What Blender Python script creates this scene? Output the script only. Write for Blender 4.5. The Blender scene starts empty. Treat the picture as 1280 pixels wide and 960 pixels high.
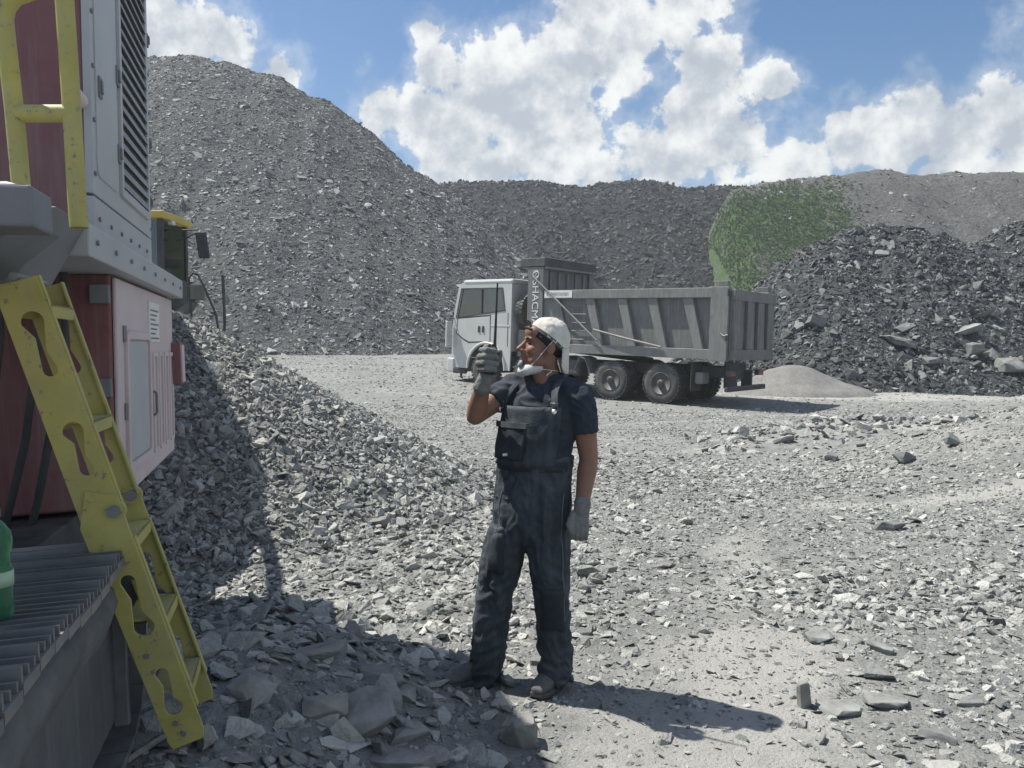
import bpy, bmesh, math, random
import numpy as np
from mathutils import Vector, Matrix, noise as mnoise
R = math.radians
SC = bpy.context.scene
COL = SC.collection
RNG = np.random.default_rng(11)
random.seed(5)

# ------------------------------------------------------------------ camera
CAM_Z = 1.6
FPX = 961.0                       # focal length in pixels of the 1280 px wide photograph
PITCH = math.atan((480 - 436) / FPX)
cam_data = bpy.data.cameras.new('camera')
cam_data.sensor_fit = 'HORIZONTAL'
cam_data.sensor_width = 36.0
cam_data.lens = 36.0 * FPX / 1280.0
cam_data.clip_start = 0.05
cam_data.clip_end = 3000.0
cam = bpy.data.objects.new('camera', cam_data)
COL.objects.link(cam)
cam.location = (0, 0, CAM_Z)
cam.rotation_euler = (math.pi / 2 - PITCH, 0, 0)
SC.camera = cam

def at(px, py, y):
    """point of the place seen at a photo pixel, at distance y in front of the camera"""
    f = Vector((0, math.cos(PITCH), -math.sin(PITCH)))
    u = Vector((0, math.sin(PITCH), math.cos(PITCH)))
    d = f + Vector((1, 0, 0)) * ((px - 640) / FPX) + u * ((480 - py) / FPX)
    return Vector((0, 0, CAM_Z)) + d * (y / d.y)

# ------------------------------------------------------------------ light
SUN_H = Vector((-0.535, 0.20, 1.0)).normalized()      # direction towards the sun
SUN_EL = math.asin(SUN_H.z)
SUN_AZ = math.atan2(SUN_H.x, SUN_H.y)
sun = bpy.data.lights.new('sun', 'SUN')
sun.energy = 5.0
sun.angle = R(0.53)
sun.color = (1.0, 0.955, 0.87)
sun_o = bpy.data.objects.new('sun', sun)
COL.objects.link(sun_o)
sun_o.rotation_euler = SUN_H.to_track_quat('Z', 'Y').to_euler()
sun_o.location = SUN_H * 60

W = bpy.data.worlds.new('World')
SC.world = W
W.use_nodes = True
SKY_STRENGTH = 0.056

def build_world():
    nt = W.node_tree
    nt.nodes.clear()
    N = nt.nodes.new
    L = nt.links.new
    out = N('ShaderNodeOutputWorld')
    bg = N('ShaderNodeBackground')
    bg.inputs['Strength'].default_value = SKY_STRENGTH
    L(bg.outputs[0], out.inputs[0])
    sky = N('ShaderNodeTexSky')
    sky.sky_type = 'NISHITA'
    sky.sun_disc = False
    sky.sun_elevation = SUN_EL
    sky.sun_rotation = SUN_AZ
    sky.air_density = 1.0
    sky.dust_density = 0.7
    sky.ozone_density = 1.5
    tc = N('ShaderNodeTexCoord')
    vec = tc.outputs['Generated']

    def math_(op, a, b=None, c=None, clamp=False):
        n = N('ShaderNodeMath'); n.operation = op; n.use_clamp = clamp
        for i, v in enumerate((a, b, c)):
            if v is None: continue
            if isinstance(v, (int, float)): n.inputs[i].default_value = v
            else: L(v, n.inputs[i])
        return n.outputs[0]
    def vadd(v, off):
        n = N('ShaderNodeVectorMath'); n.operation = 'ADD'
        L(v, n.inputs[0]); n.inputs[1].default_value = off
        return n.outputs[0]
    def noise(v, scale, detail, rough, off=(0, 0, 0)):
        n = N('ShaderNodeTexNoise'); n.noise_dimensions = '3D'
        n.inputs['Scale'].default_value = scale
        n.inputs['Detail'].default_value = detail
        n.inputs['Roughness'].default_value = rough
        L(vadd(v, off), n.inputs['Vector'])
        return n.outputs[0]
    def sstep(v, a, b):
        n = N('ShaderNodeMapRange'); n.interpolation_type = 'SMOOTHSTEP'
        L(v, n.inputs['Value'])
        n.inputs['From Min'].default_value = a
        n.inputs['From Max'].default_value = b
        return n.outputs[0]
    # cumulus banks: photo x, photo y, radius in photo pixels
    blobs = [(480, 140, 34), (530, 150, 46), (575, 178, 60), (545, 85, 32), (530, 40, 24), (605, 115, 62), (655, 165, 66),
             (690, 85, 66), (770, 35, 80), (845, 0, 56), (722, 170, 34), (640, 60, 34),
             (884, 92, 46), (866, 150, 58), (925, 180, 56), (820, 205, 60), (985, 205, 42), (695, 225, 42),
             (620, 212, 34), (560, 225, 40), (972, 104, 30),
             (1078, 168, 38), (1135, 162, 50), (1205, 168, 52), (1285, 152, 56), (1245, 220, 36), (1160, 216, 16),
             (205, 45, 92), (275, 45, 50), (352, 92, 28), (760, 240, 56),
             # the same kind of banks go on round the sky
             (1500, 110, 150), (1750, 80, 180), (-250, 60, 180), (-420, -60, 170), (950, -440, 180), (300, -520, 170), (1500, -320, 170)]
    dirs = []
    for (px, py, r) in blobs:
        d = (at(px, py, 1.0) - Vector((0, 0, CAM_Z)))
        k = d.length
        dirs.append((d / k, r / FPX / k))
    rnd = random.Random(3)
    for i in range(9):                         # and behind the camera
        a = R(rnd.uniform(70, 290)); e = R(rnd.uniform(8, 50))
        dirs.append((Vector((math.sin(a) * math.cos(e), math.cos(a) * math.cos(e), math.sin(e))), rnd.uniform(.12, .26)))
    acc = None
    for (c, r) in dirs:
        n = N('ShaderNodeVectorMath'); n.operation = 'DISTANCE'
        L(vec, n.inputs[0]); n.inputs[1].default_value = c
        b = math_('MULTIPLY_ADD', n.outputs['Value'], -1.0 / r, 1.0)
        acc = b if acc is None else math_('SMOOTH_MAX', acc, b, 0.25)
    acc = math_('MAXIMUM', acc, -1.2)
    def puffs(v):
        fine = noise(v, 21.0, 7.5, .60)
        big = noise(v, 6.5, 2.0, .5, (3.1, 1.7, 0))
        return math_('ADD', math_('MULTIPLY_ADD', fine, 2.3, -1.15), math_('MULTIPLY_ADD', big, 1.1, -.55))
    p0 = puffs(vec)
    p1 = puffs(vadd(vec, (-.012, .0, .022)))
    d0 = math_('ADD', math_('MULTIPLY', acc, .9), p0)
    mask = math_('MULTIPLY', sstep(d0, -0.06, 0.24), .98)
    wisp = math_('MULTIPLY', sstep(d0, -0.55, 0.15), 0.30)
    mask = math_('MAXIMUM', mask, wisp)
    # lit where the cloud thins towards the sun, grey where more cloud lies above
    soft = noise(vec, 11.0, 3.0, .5, (7.3, 2.2, 1.0))
    sh = math_('ADD', math_('SUBTRACT', p1, p0), math_('MULTIPLY', d0, .34))
    sh = math_('ADD', sh, math_('MULTIPLY_ADD', soft, 1.9, -.95))
    light = sstep(sh, 0.72, -0.38)
    mixc = N('ShaderNodeMix'); mixc.data_type = 'RGBA'
    L(light, mixc.inputs['Factor'])
    k = 1.0 / SKY_STRENGTH
    mixc.inputs['A'].default_value = (.315 * k, .35 * k, .395 * k, 1)
    mixc.inputs['B'].default_value = (.63 * k, .64 * k, .63 * k, 1)
    # a cloudless sky is a little deeper in the photograph than the bare model
    hsv = N('ShaderNodeHueSaturation')
    hsv.inputs['Saturation'].default_value = 1.28
    hsv.inputs['Value'].default_value = 1.38
    L(sky.outputs[0], hsv.inputs['Color'])
    mix = N('ShaderNodeMix'); mix.data_type = 'RGBA'
    L(mask, mix.inputs['Factor'])
    L(hsv.outputs[0], mix.inputs['A'])
    L(mixc.outputs['Result'], mix.inputs['B'])
    L(mix.outputs['Result'], bg.inputs['Color'])
build_world()

SC.render.engine = 'CYCLES'
SC.cycles.use_denoising = True
SC.cycles.max_bounces = 6
SC.cycles.diffuse_bounces = 3
SC.cycles.volume_bounces = 1
SC.cycles.transparent_max_bounces = 6
SC.view_settings.view_transform = 'Standard'
SC.view_settings.look = 'None'
SC.view_settings.gamma = 1.0
SC.view_settings.use_curve_mapping = False
SC.view_settings.exposure = 0.62

# ------------------------------------------------------------------ helpers
def tag(o, label=None, cat=None, group=None, kind=None):
    if label: o['label'] = label
    if cat: o['category'] = cat
    if group: o['group'] = group
    if kind: o['kind'] = kind
    return o

def empty(name, loc=(0, 0, 0), rot=(0, 0, 0)):
    o = bpy.data.objects.new(name, None)
    o.empty_display_size = .2
    COL.objects.link(o)
    o.location = loc
    o.rotation_euler = rot
    return o

def link(name, me, mat=None, parent=None):
    o = bpy.data.objects.new(name, me)
    COL.objects.link(o)
    if mat is not None and len(me.materials) == 0:
        me.materials.append(mat)
    if parent is not None: o.parent = parent
    return o

def bevel(o, w=.006, seg=2, ang=35):
    m = o.modifiers.new('bevel', 'BEVEL')
    m.width = w; m.segments = seg; m.limit_method = 'ANGLE'; m.angle_limit = R(ang)
    m.harden_normals = False
    return o

class MB:
    """collects shapes into one mesh"""
    def __init__(s): s.v = []; s.f = []; s.sm = []
    def raw(s, vs, fs, smooth=False, mat=None):
        n = len(s.v)
        if mat is not None: vs = [mat @ Vector(v) for v in vs]
        s.v += [tuple(v) for v in vs]
        s.f += [tuple(i + n for i in f) for f in fs]
        s.sm += [smooth] * len(fs)
        return s
    def box(s, lo, hi, mat=None):
        x0, y0, z0 = lo; x1, y1, z1 = hi
        vs = [(x0,y0,z0),(x1,y0,z0),(x1,y1,z0),(x0,y1,z0),(x0,y0,z1),(x1,y0,z1),(x1,y1,z1),(x0,y1,z1)]
        fs = [(0,3,2,1),(4,5,6,7),(0,1,5,4),(1,2,6,5),(2,3,7,6),(3,0,4,7)]
        return s.raw(vs, fs, mat=mat)
    def hexa(s, pts):
        """8 corners: bottom ring then top ring"""
        return s.raw(pts, [(0,3,2,1),(4,5,6,7),(0,1,5,4),(1,2,6,5),(2,3,7,6),(3,0,4,7)])
    def tube(s, pts, r, seg=10, smooth=True, closed=False):
        pts = [Vector(p) for p in pts]
        n = len(pts)
        rr = r if isinstance(r, (list, tuple)) else [r] * n
        rings = []
        ref = None
        for i, p in enumerate(pts):
            if closed: t = (pts[(i + 1) % n] - pts[i - 1])
            else: t = pts[min(i + 1, n - 1)] - pts[max(i - 1, 0)]
            t.normalize()
            if ref is None:
                ref = Vector((0, 0, 1)) if abs(t.z) < .9 else Vector((1, 0, 0))
            a = ref - t * ref.dot(t)
            if a.length < 1e-5: a = t.orthogonal()
            a.normalize(); ref = a
            b = t.cross(a)
            rings.append([p + (a * math.cos(2 * math.pi * k / seg) + b * math.sin(2 * math.pi * k / seg)) * rr[i] for k in range(seg)])
        vs = [v for ring in rings for v in ring]
        fs = []
        m = n if closed else n - 1
        for i in range(m):
            j = (i + 1) % n
            for k in range(seg):
                k2 = (k + 1) % seg
                fs.append((i * seg + k, i * seg + k2, j * seg + k2, j * seg + k))
        s.raw(vs, fs, smooth)
        if not closed:
            s.raw(rings[0], [tuple(reversed(range(seg)))]); s.raw(rings[-1], [tuple(range(seg))])
        return s
    def lathe(s, prof, seg=24, mat=None, smooth=True):
        """profile [(radius, height)] turned round the local z axis"""
        vs = []; fs = []
        n = len(prof)
        for (r, h) in prof:
            for k in range(seg):
                a = 2 * math.pi * k / seg
                vs.append((r * math.cos(a), r * math.sin(a), h))
        for i in range(n - 1):
            for k in range(seg):
                k2 = (k + 1) % seg
                fs.append((i * seg + k, i * seg + k2, (i + 1) * seg + k2, (i + 1) * seg + k))
        fs.append(tuple(reversed(range(seg))))
        fs.append(tuple((n - 1) * seg + k for k in range(seg)))
        return s.raw(vs, fs, smooth, mat)
    def build(s, name, mat, parent=None, bev=None, loc=None, rot=None):
        me = bpy.data.meshes.new(name)
        me.from_pydata(s.v, [], s.f)
        me.polygons.foreach_set('use_smooth', s.sm)
        me.validate(); me.update()
        o = link(name, me, mat, parent)
        if bev: bevel(o, bev)
        if loc is not None: o.location = loc
        if rot is not None: o.rotation_euler = rot
        return o

def bx(name, lo, hi, mat, parent=None, bev=.006):
    return MB().box(lo, hi).build(name, mat, parent, bev)

def mesh_from_temp(o):
    dg = bpy.context.evaluated_depsgraph_get()
    dg.update()
    me = bpy.data.meshes.new_from_object(o.evaluated_get(dg))
    return me

def plate(name, outline, holes, thick, frame, mat, parent=None, bev=None):
    """flat plate with holes: outlines in 2-D, frame = matrix taking (u, v, w) into the parent's space"""
    cu = bpy.data.curves.new(name, 'CURVE')
    cu.dimensions = '2D'; cu.fill_mode = 'BOTH'; cu.extrude = thick / 2
    for poly in [outline] + list(holes):
        sp = cu.splines.new('POLY'); sp.points.add(len(poly) - 1)
        for i, p in enumerate(poly): sp.points[i].co = (p[0], p[1], 0, 1)
        sp.use_cyclic_u = True
    t = bpy.data.objects.new(name, cu); COL.objects.link(t)
    me = mesh_from_temp(t)
    bpy.data.objects.remove(t); bpy.data.curves.remove(cu)
    me.transform(frame)
    me.materials.clear()
    bm = bmesh.new(); bm.from_mesh(me)
    bmesh.ops.remove_doubles(bm, verts=bm.verts, dist=1e-5)
    bmesh.ops.recalc_face_normals(bm, faces=bm.faces)
    bm.to_mesh(me); bm.free()
    me.name = name
    o = link(name, me, mat, parent)
    if bev: bevel(o, bev)
    return o

def text_mesh(body, size, extrude=.002):
    cu = bpy.data.curves.new('text', 'FONT')
    cu.body = body; cu.size = size; cu.extrude = extrude
    cu.align_x = 'LEFT'
    t = bpy.data.objects.new('text', cu); COL.objects.link(t)
    me = mesh_from_temp(t)
    bpy.data.objects.remove(t); bpy.data.curves.remove(cu)
    me.materials.clear()
    return me

def frame(origin, u, v):
    u = Vector(u).normalized(); v = Vector(v).normalized(); w = u.cross(v)
    m = Matrix((u, v, w)).transposed().to_4x4()
    m.translation = Vector(origin)
    return m

# ------------------------------------------------------------------ noise on arrays
def _hash(ix, iy, seed):
    h = (ix.astype(np.int64) * 374761393 + iy.astype(np.int64) * 668265263 + seed * 144269504) & 0x7fffffff
    h = ((h ^ (h >> 13)) * 1274126177) & 0x7fffffff
    return ((h ^ (h >> 16)) & 0xffff) / 65535.0
def vnoise(x, y, seed=0):
    ix = np.floor(x); iy = np.floor(y)
    fx = x - ix; fy = y - iy
    fx = fx * fx * (3 - 2 * fx); fy = fy * fy * (3 - 2 * fy)
    a = _hash(ix, iy, seed); b = _hash(ix + 1, iy, seed); c = _hash(ix, iy + 1, seed); d = _hash(ix + 1, iy + 1, seed)
    return (a * (1 - fx) + b * fx) * (1 - fy) + (c * (1 - fx) + d * fx) * fy
def fbm(x, y, octv=4, seed=0, gain=.5):
    s = 0; a = 1; n = 0
    for o in range(octv):
        s = s + a * vnoise(x * 2 ** o + 17.3 * o, y * 2 ** o - 9.1 * o, seed + o); n += a; a *= gain
    return s / n - .5
def sst(a, b, x):
    t = np.clip((x - a) / (b - a), 0, 1)
    return t * t * (3 - 2 * t)

# ------------------------------------------------------------------ materials
MATS = {}
def mat_nodes(name):
    m = bpy.data.materials.new(name); m.use_nodes = True
    nt = m.node_tree
    b = nt.nodes['Principled BSDF']
    return m, nt, b
def principled(name, col, rough=.6, metal=0.0, var=.12, vscale=6.0, dust=0.0, dust_col=(.36, .36, .34), bump=.0, bscale=40.0, spec=.4,
               obj_random=0.0, wear=0.0, wear_col=(.17, .15, .13), streak=0.0):
    """paint / metal / cloth with uneven tone, settled dust on faces that look up, and fine relief"""
    if name in MATS: return MATS[name]
    m, nt, b = mat_nodes(name)
    N = nt.nodes.new; L = nt.links.new
    tc = N('ShaderNodeTexCoord')
    nz = N('ShaderNodeTexNoise'); nz.inputs['Scale'].default_value = vscale; nz.inputs['Detail'].default_value = 6; nz.inputs['Roughness'].default_value = .65
    L(tc.outputs['Object'], nz.inputs['Vector'])
    mp = N('ShaderNodeMapRange'); L(nz.outputs[0], mp.inputs['Value'])
    mp.inputs['From Min'].default_value = .3; mp.inputs['From Max'].default_value = .7
    mp.inputs['To Min'].default_value = 1 - var; mp.inputs['To Max'].default_value = 1 + var
    hv = N('ShaderNodeHueSaturation'); hv.inputs['Color'].default_value = (*col, 1)
    val = mp.outputs[0]
    if obj_random:
        oi = N('ShaderNodeObjectInfo')
        m2 = N('ShaderNodeMapRange'); L(oi.outputs['Random'], m2.inputs['Value'])
        m2.inputs['To Min'].default_value = 1 - obj_random; m2.inputs['To Max'].default_value = 1 + obj_random
        mm = N('ShaderNodeMath'); mm.operation = 'MULTIPLY'; L(val, mm.inputs[0]); L(m2.outputs[0], mm.inputs[1]); val = mm.outputs[0]
    L(val, hv.inputs['Value'])
    colour = hv.outputs[0]
    if dust > 0:
        ge = N('ShaderNodeNewGeometry')
        sp = N('ShaderNodeSeparateXYZ'); L(ge.outputs['Normal'], sp.inputs[0])
        up = N('ShaderNodeMapRange'); L(sp.outputs['Z'], up.inputs['Value'])
        up.inputs['From Min'].default_value = -.3; up.inputs['From Max'].default_value = .9
        up.inputs['To Min'].default_value = .3; up.inputs['To Max'].default_value = 1.3
        n2 = N('ShaderNodeTexNoise'); n2.inputs['Scale'].default_value = vscale * .6; n2.inputs['Detail'].default_value = 8; n2.inputs['Roughness'].default_value = .7
        L(tc.outputs['Object'], n2.inputs['Vector'])
        r2 = N('ShaderNodeMapRange'); L(n2.outputs[0], r2.inputs['Value'])
        r2.inputs['From Min'].default_value = .32; r2.inputs['From Max'].default_value = .68
        mu = N('ShaderNodeMath'); mu.operation = 'MULTIPLY'; L(up.outputs[0], mu.inputs[0]); L(r2.outputs[0], mu.inputs[1])
        mu2 = N('ShaderNodeMath'); mu2.operation = 'MULTIPLY'; mu2.use_clamp = True; L(mu.outputs[0], mu2.inputs[0]); mu2.inputs[1].default_value = dust
        mx = N('ShaderNodeMix'); mx.data_type = 'RGBA'
        L(mu2.outputs[0], mx.inputs['Factor']); L(colour, mx.inputs['A']); mx.inputs['B'].default_value = (*dust_col, 1)
        colour = mx.outputs['Result']
    if streak > 0:                              # dirty runs down upright faces
        sx = N('ShaderNodeMapping'); sx.inputs['Scale'].default_value = (26, 26, 1.3); L(tc.outputs['Object'], sx.inputs['Vector'])
        n5 = N('ShaderNodeTexNoise'); n5.inputs['Scale'].default_value = 1.0; n5.inputs['Detail'].default_value = 5; n5.inputs['Roughness'].default_value = .7
        L(sx.outputs[0], n5.inputs['Vector'])
        r5 = N('ShaderNodeMapRange'); L(n5.outputs[0], r5.inputs['Value']); r5.inputs['From Min'].default_value = .48; r5.inputs['From Max'].default_value = .72
        r5.inputs['To Max'].default_value = streak
        m5 = N('ShaderNodeMix'); m5.data_type = 'RGBA'; L(r5.outputs[0], m5.inputs['Factor']); L(colour, m5.inputs['A']); m5.inputs['B'].default_value = (*dust_col, 1)
        colour = m5.outputs['Result']
    if wear > 0:                                # chips and scuffs down to bare metal
        n6 = N('ShaderNodeTexNoise'); n6.inputs['Scale'].default_value = 34; n6.inputs['Detail'].default_value = 9; n6.inputs['Roughness'].default_value = .78
        L(tc.outputs['Object'], n6.inputs['Vector'])
        r6 = N('ShaderNodeMapRange'); L(n6.outputs[0], r6.inputs['Value']); r6.inputs['From Min'].default_value = .665 - .07 * wear; r6.inputs['From Max'].default_value = .70 - .07 * wear
        m6 = N('ShaderNodeMix'); m6.data_type = 'RGBA'; L(r6.outputs[0], m6.inputs['Factor']); L(colour, m6.inputs['A']); m6.inputs['B'].default_value = (*wear_col, 1)
        colour = m6.outputs['Result']
    L(colour, b.inputs['Base Color'])
    b.inputs['Roughness'].default_value = rough
    b.inputs['Metallic'].default_value = metal
    b.inputs['Specular IOR Level'].default_value = spec
    if bump > 0:
        n3 = N('ShaderNodeTexNoise'); n3.inputs['Scale'].default_value = bscale; n3.inputs['Detail'].default_value = 5
        L(tc.outputs['Object'], n3.inputs['Vector'])
        bp = N('ShaderNodeBump'); bp.inputs['Strength'].default_value = bump; bp.inputs['Distance'].default_value = .01
        L(n3.outputs[0], bp.inputs['Height']); L(bp.outputs[0], b.inputs['Normal'])
    MATS[name] = m
    return m

def earth(name, c1, c2, c3, scale=1.0, bump=.6, bdist=.03, fine=60.0, green=None):
    """broken ground: three tones mixed by noise of different sizes, with strong fine relief"""
    m, nt, b = mat_nodes(name)
    N = nt.nodes.new; L = nt.links.new
    tc = N('ShaderNodeTexCoord')
    def nz(sc, det=6, ro=.6):
        n = N('ShaderNodeTexNoise'); n.inputs['Scale'].default_value = sc; n.inputs['Detail'].default_value = det; n.inputs['Roughness'].default_value = ro
        L(tc.outputs['Object'], n.inputs['Vector']); return n.outputs[0]
    big = nz(.35 * scale, 5); mid = nz(4 * scale, 6, .7); fin = nz(fine, 4, .7)
    def mix(f, a, bb):
        x = N('ShaderNodeMix'); x.data_type = 'RGBA'; L(f, x.inputs['Factor'])
        for s, v in (('A', a), ('B', bb)):
            if isinstance(v, tuple): x.inputs[s].default_value = (*v, 1)
            else: L(v, x.inputs[s])
        return x.outputs['Result']
    def rng(v, a, bb):
        r = N('ShaderNodeMapRange'); L(v, r.inputs['Value']); r.inputs['From Min'].default_value = a; r.inputs['From Max'].default_value = bb
        return r.outputs[0]
    c = mix(rng(big, .35, .65), c1, c2)
    c = mix(rng(mid, .42, .72), c, c3)
    hv = N('ShaderNodeHueSaturation'); L(c, hv.inputs['Color'])
    mp = N('ShaderNodeMapRange'); L(fin, mp.inputs['Value']); mp.inputs['From Min'].default_value = .3; mp.inputs['From Max'].default_value = .7
    mp.inputs['To Min'].default_value = .72; mp.inputs['To Max'].default_value = 1.25
    L(mp.outputs[0], hv.inputs['Value'])
    col = hv.outputs[0]
    if green:
        at_ = N('ShaderNodeAttribute'); at_.attribute_name = 'grass'
        g = mix(rng(nz(1.6 * scale, 7, .75), .35, .65), green[0], green[1])
        f = N('ShaderNodeMath'); f.operation = 'MULTIPLY_ADD'; L(nz(.9 * scale, 8, .75), f.inputs[0]); f.inputs[1].default_value = 1.6; f.inputs[2].default_value = -.8
        ad = N('ShaderNodeMath'); ad.operation = 'ADD'; L(at_.outputs['Fac'], ad.inputs[0]); L(f.outputs[0], ad.inputs[1])
        col = mix(rng(ad.outputs[0], .35, .7), col, g)
    L(col, b.inputs['Base Color'])
    b.inputs['Roughness'].default_value = .95
    b.inputs['Specular IOR Level'].default_value = .15
    bp = N('ShaderNodeBump'); bp.inputs['Strength'].default_value = bump; bp.inputs['Distance'].default_value = bdist
    ad = N('ShaderNodeMath'); ad.operation = 'MULTIPLY_ADD'; L(mid, ad.inputs[0]); ad.inputs[1].default_value = 1.5; L(fin, ad.inputs[2])
    L(ad.outputs[0], bp.inputs['Height']); L(bp.outputs[0], b.inputs['Normal'])
    MATS[name] = m
    return m

def shale(name, ca, cb, cc):
    """broken shale: tone differs from stone to stone, faint bedding, dusty"""
    m, nt, b = mat_nodes(name)
    N = nt.nodes.new; L = nt.links.new
    oi = N('ShaderNodeObjectInfo'); tc = N('ShaderNodeTexCoord')
    cr = N('ShaderNodeValToRGB'); L(oi.outputs['Random'], cr.inputs[0])
    cr.color_ramp.elements[0].position = 0; cr.color_ramp.elements[0].color = (*ca, 1)
    cr.color_ramp.elements[1].position = 1; cr.color_ramp.elements[1].color = (*cc, 1)
    e = cr.color_ramp.elements.new(.55); e.color = (*cb, 1)
    nz = N('ShaderNodeTexNoise'); nz.inputs['Scale'].default_value = 3.5; nz.inputs['Detail'].default_value = 6; nz.inputs['Roughness'].default_value = .7
    L(tc.outputs['Object'], nz.inputs['Vector'])
    mp = N('ShaderNodeMapRange'); L(nz.outputs[0], mp.inputs['Value']); mp.inputs['From Min'].default_value = .3; mp.inputs['From Max'].default_value = .7
    mp.inputs['To Min'].default_value = .8; mp.inputs['To Max'].default_value = 1.18
    hv = N('ShaderNodeHueSaturation'); L(cr.outputs[0], hv.inputs['Color']); L(mp.outputs[0], hv.inputs['Value'])
    L(hv.outputs[0], b.inputs['Base Color'])
    b.inputs['Roughness'].default_value = .82; b.inputs['Specular IOR Level'].default_value = .3
    bp = N('ShaderNodeBump'); bp.inputs['Strength'].default_value = .5; bp.inputs['Distance'].default_value = .05
    n2 = N('ShaderNodeTexNoise'); n2.inputs['Scale'].default_value = 7; n2.inputs['Detail'].default_value = 5
    L(tc.outputs['Object'], n2.inputs['Vector']); L(n2.outputs[0], bp.inputs['Height']); L(bp.outputs[0], b.inputs['Normal'])
    MATS[name] = m
    return m

def glass(name, tint=(.75, .8, .8), refl=.35):
    m = bpy.data.materials.new(name); m.use_nodes = True
    nt = m.node_tree; nt.nodes.clear()
    N = nt.nodes.new; L = nt.links.new
    o = N('ShaderNodeOutputMaterial'); t = N('ShaderNodeBsdfTransparent'); t.inputs[0].default_value = (*tint, 1)
    g = N('ShaderNodeBsdfGlossy'); g.inputs['Roughness'].default_value = .05
    fr = N('ShaderNodeFresnel'); fr.inputs[0].default_value = 1.5
    ad = N('ShaderNodeMath'); ad.operation = 'ADD'; ad.use_clamp = True; L(fr.outputs[0], ad.inputs[0]); ad.inputs[1].default_value = refl
    mx = N('ShaderNodeMixShader'); L(ad.outputs[0], mx.inputs[0]); L(t.outputs[0], mx.inputs[1]); L(g.outputs[0], mx.inputs[2]); L(mx.outputs[0], o.inputs[0])
    MATS[name] = m
    return m

# ------------------------------------------------------------------ terrain
PILE_C = np.array([-4.05, 8.9])
def ground_z(x, y):
    x = np.asarray(x, float); y = np.asarray(y, float)
    z = 1.35 * sst(16, 44, y - .35 * x)
    z = z + .36 * sst(-.10, -1.15, x) * sst(4.5, 3.1, y)
    d = np.hypot(x - 7.5, y - 9.7)
    z = z + 1.0 * np.exp(-(d / 2.1) ** 2)
    z = z + .34 * np.exp(-((y - 13.2 - .1 * (x - 6)) / 1.1) ** 2) * sst(2.5, 5.5, x) * sst(14, 9, x)
    z = z - .10 * np.exp(-((y - 10.6) / 1.2) ** 2) * sst(1.0, 2.6, x) * sst(6, 4.6, x)
    r = np.hypot(x, y)
    near = sst(60, 25, r)
    z = z + near * (.11 * fbm(x * .45, y * .45, 3, 3) + .05 * fbm(x * 1.9, y * 1.9, 3, 8)) * sst(.2, 1.1, np.hypot((x - .1) / 1.3, y - 3.55))
    z = z - .012 * sst(1.0, .2, np.hypot((x - .1) / 1.3, y - 3.55))
    return z

def pile_z(x, y):
    x = np.asarray(x, float); y = np.asarray(y, float)
    # distance to a short ridge that runs back to the left from the tip
    ax, ay = PILE_C; bx_, by = PILE_C + np.array([-3.2, 1.0])
    vx, vy = bx_ - ax, by - ay
    t = np.clip(((x - ax) * vx + (y - ay) * vy) / (vx * vx + vy * vy), 0, 1)
    d = np.hypot(x - ax - t * vx, y - ay - t * vy)
    d = d * (1 + .16 * fbm(np.arctan2(y - ay, x - ax) * 1.6 + 9, d * .15, 2, 21))
    h = 2.12 - .58 * (np.sqrt(d * d + .10) - .31)
    h = np.where(h < .35, .35 * np.exp((h - .35) / .35), h) - .10
    return h + .10 * fbm(x * 1.1, y * 1.1, 3, 31)

def ridge(x, y, pts, slope, round_=2.0):
    """height of a tipped heap: crest polyline [(x, y, z)], falling away at the angle of repose"""
    best = np.full(np.shape(x), -1e9)
    for (a, b) in zip(pts[:-1], pts[1:]):
        vx, vy = b[0] - a[0], b[1] - a[1]
        t = np.clip(((x - a[0]) * vx + (y - a[1]) * vy) / (vx * vx + vy * vy), 0, 1)
        d = np.hypot(x - a[0] - t * vx, y - a[1] - t * vy)
        best = np.maximum(best, a[2] + t * (b[2] - a[2]) - slope * (np.sqrt(d * d + round_ ** 2) - round_))
    return best

BIG = [(-110, 72, 29), (-34, 67, 26.4), (-27, 66, 26.0), (-21.5, 66, 24.9), (-17.0, 66, 22.6), (-14.5, 66, 20.8)]
def big_z(x, y):
    n = fbm(x * .12, y * .12, 4, 41)
    z = ridge(x, y, BIG, .80, 1.6)
    run = fbm(x * .35 + .05 * y, y * .035, 4, 47)      # slide tracks down the face
    return z + 1.2 * n + 1.0 * run + .5 * fbm(x * .6, y * .6, 3, 45)
BACK = [(-60, 118, 24.5), (4, 112, 25.6), (10, 112, 24.6), (18, 112, 25.9), (24, 112, 24.9), (70, 116, 24.5)]
def back_z(x, y):
    return ridge(x, y, BACK, .74, 1.5) + 1.5 * fbm(x * .16, y * .16, 4, 51) + .7 * fbm(x * .7, y * .7, 3, 55)
HILL = [(27.5, 96, 21.4), (32, 96, 22.2), (40, 95, 22.9), (44.5, 95, 23.5), (48.5, 95, 23.0), (60, 95, 23.0), (75, 95, 22.7), (130, 98, 23.5)]
def hill_z(x, y):
    x = np.where(x < 27.5, 27.5 - (27.5 - x) * 2.8, x) + .8 * fbm(x * .3, y * .3, 3, 67)
    gully = np.abs(fbm(x * .28 + .06 * y, y * .05, 4, 63)) * 2
    return ridge(x, y, HILL, .95, 2.0) + 1.0 * fbm(x * .12, y * .12, 5, 61) - 2.0 * gully * sst(42, 50, x) * sst(96, 90, y) + .5 * fbm(x * .9, y * .9, 3, 66)
def grassy(x, y):
    z = hill_z(x, y)
    return sst(41.5, 36, x + 4 * fbm(x * .2, y * .2, 3, 91)) * sst(3, 8, z) * sst(24.5, 18, z + 3 * fbm(x * .3, y * .3, 3, 95)) * np.clip(.62 + 3.2 * fbm(x * .22, y * .22, 5, 97), 0.02, 1)
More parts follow.
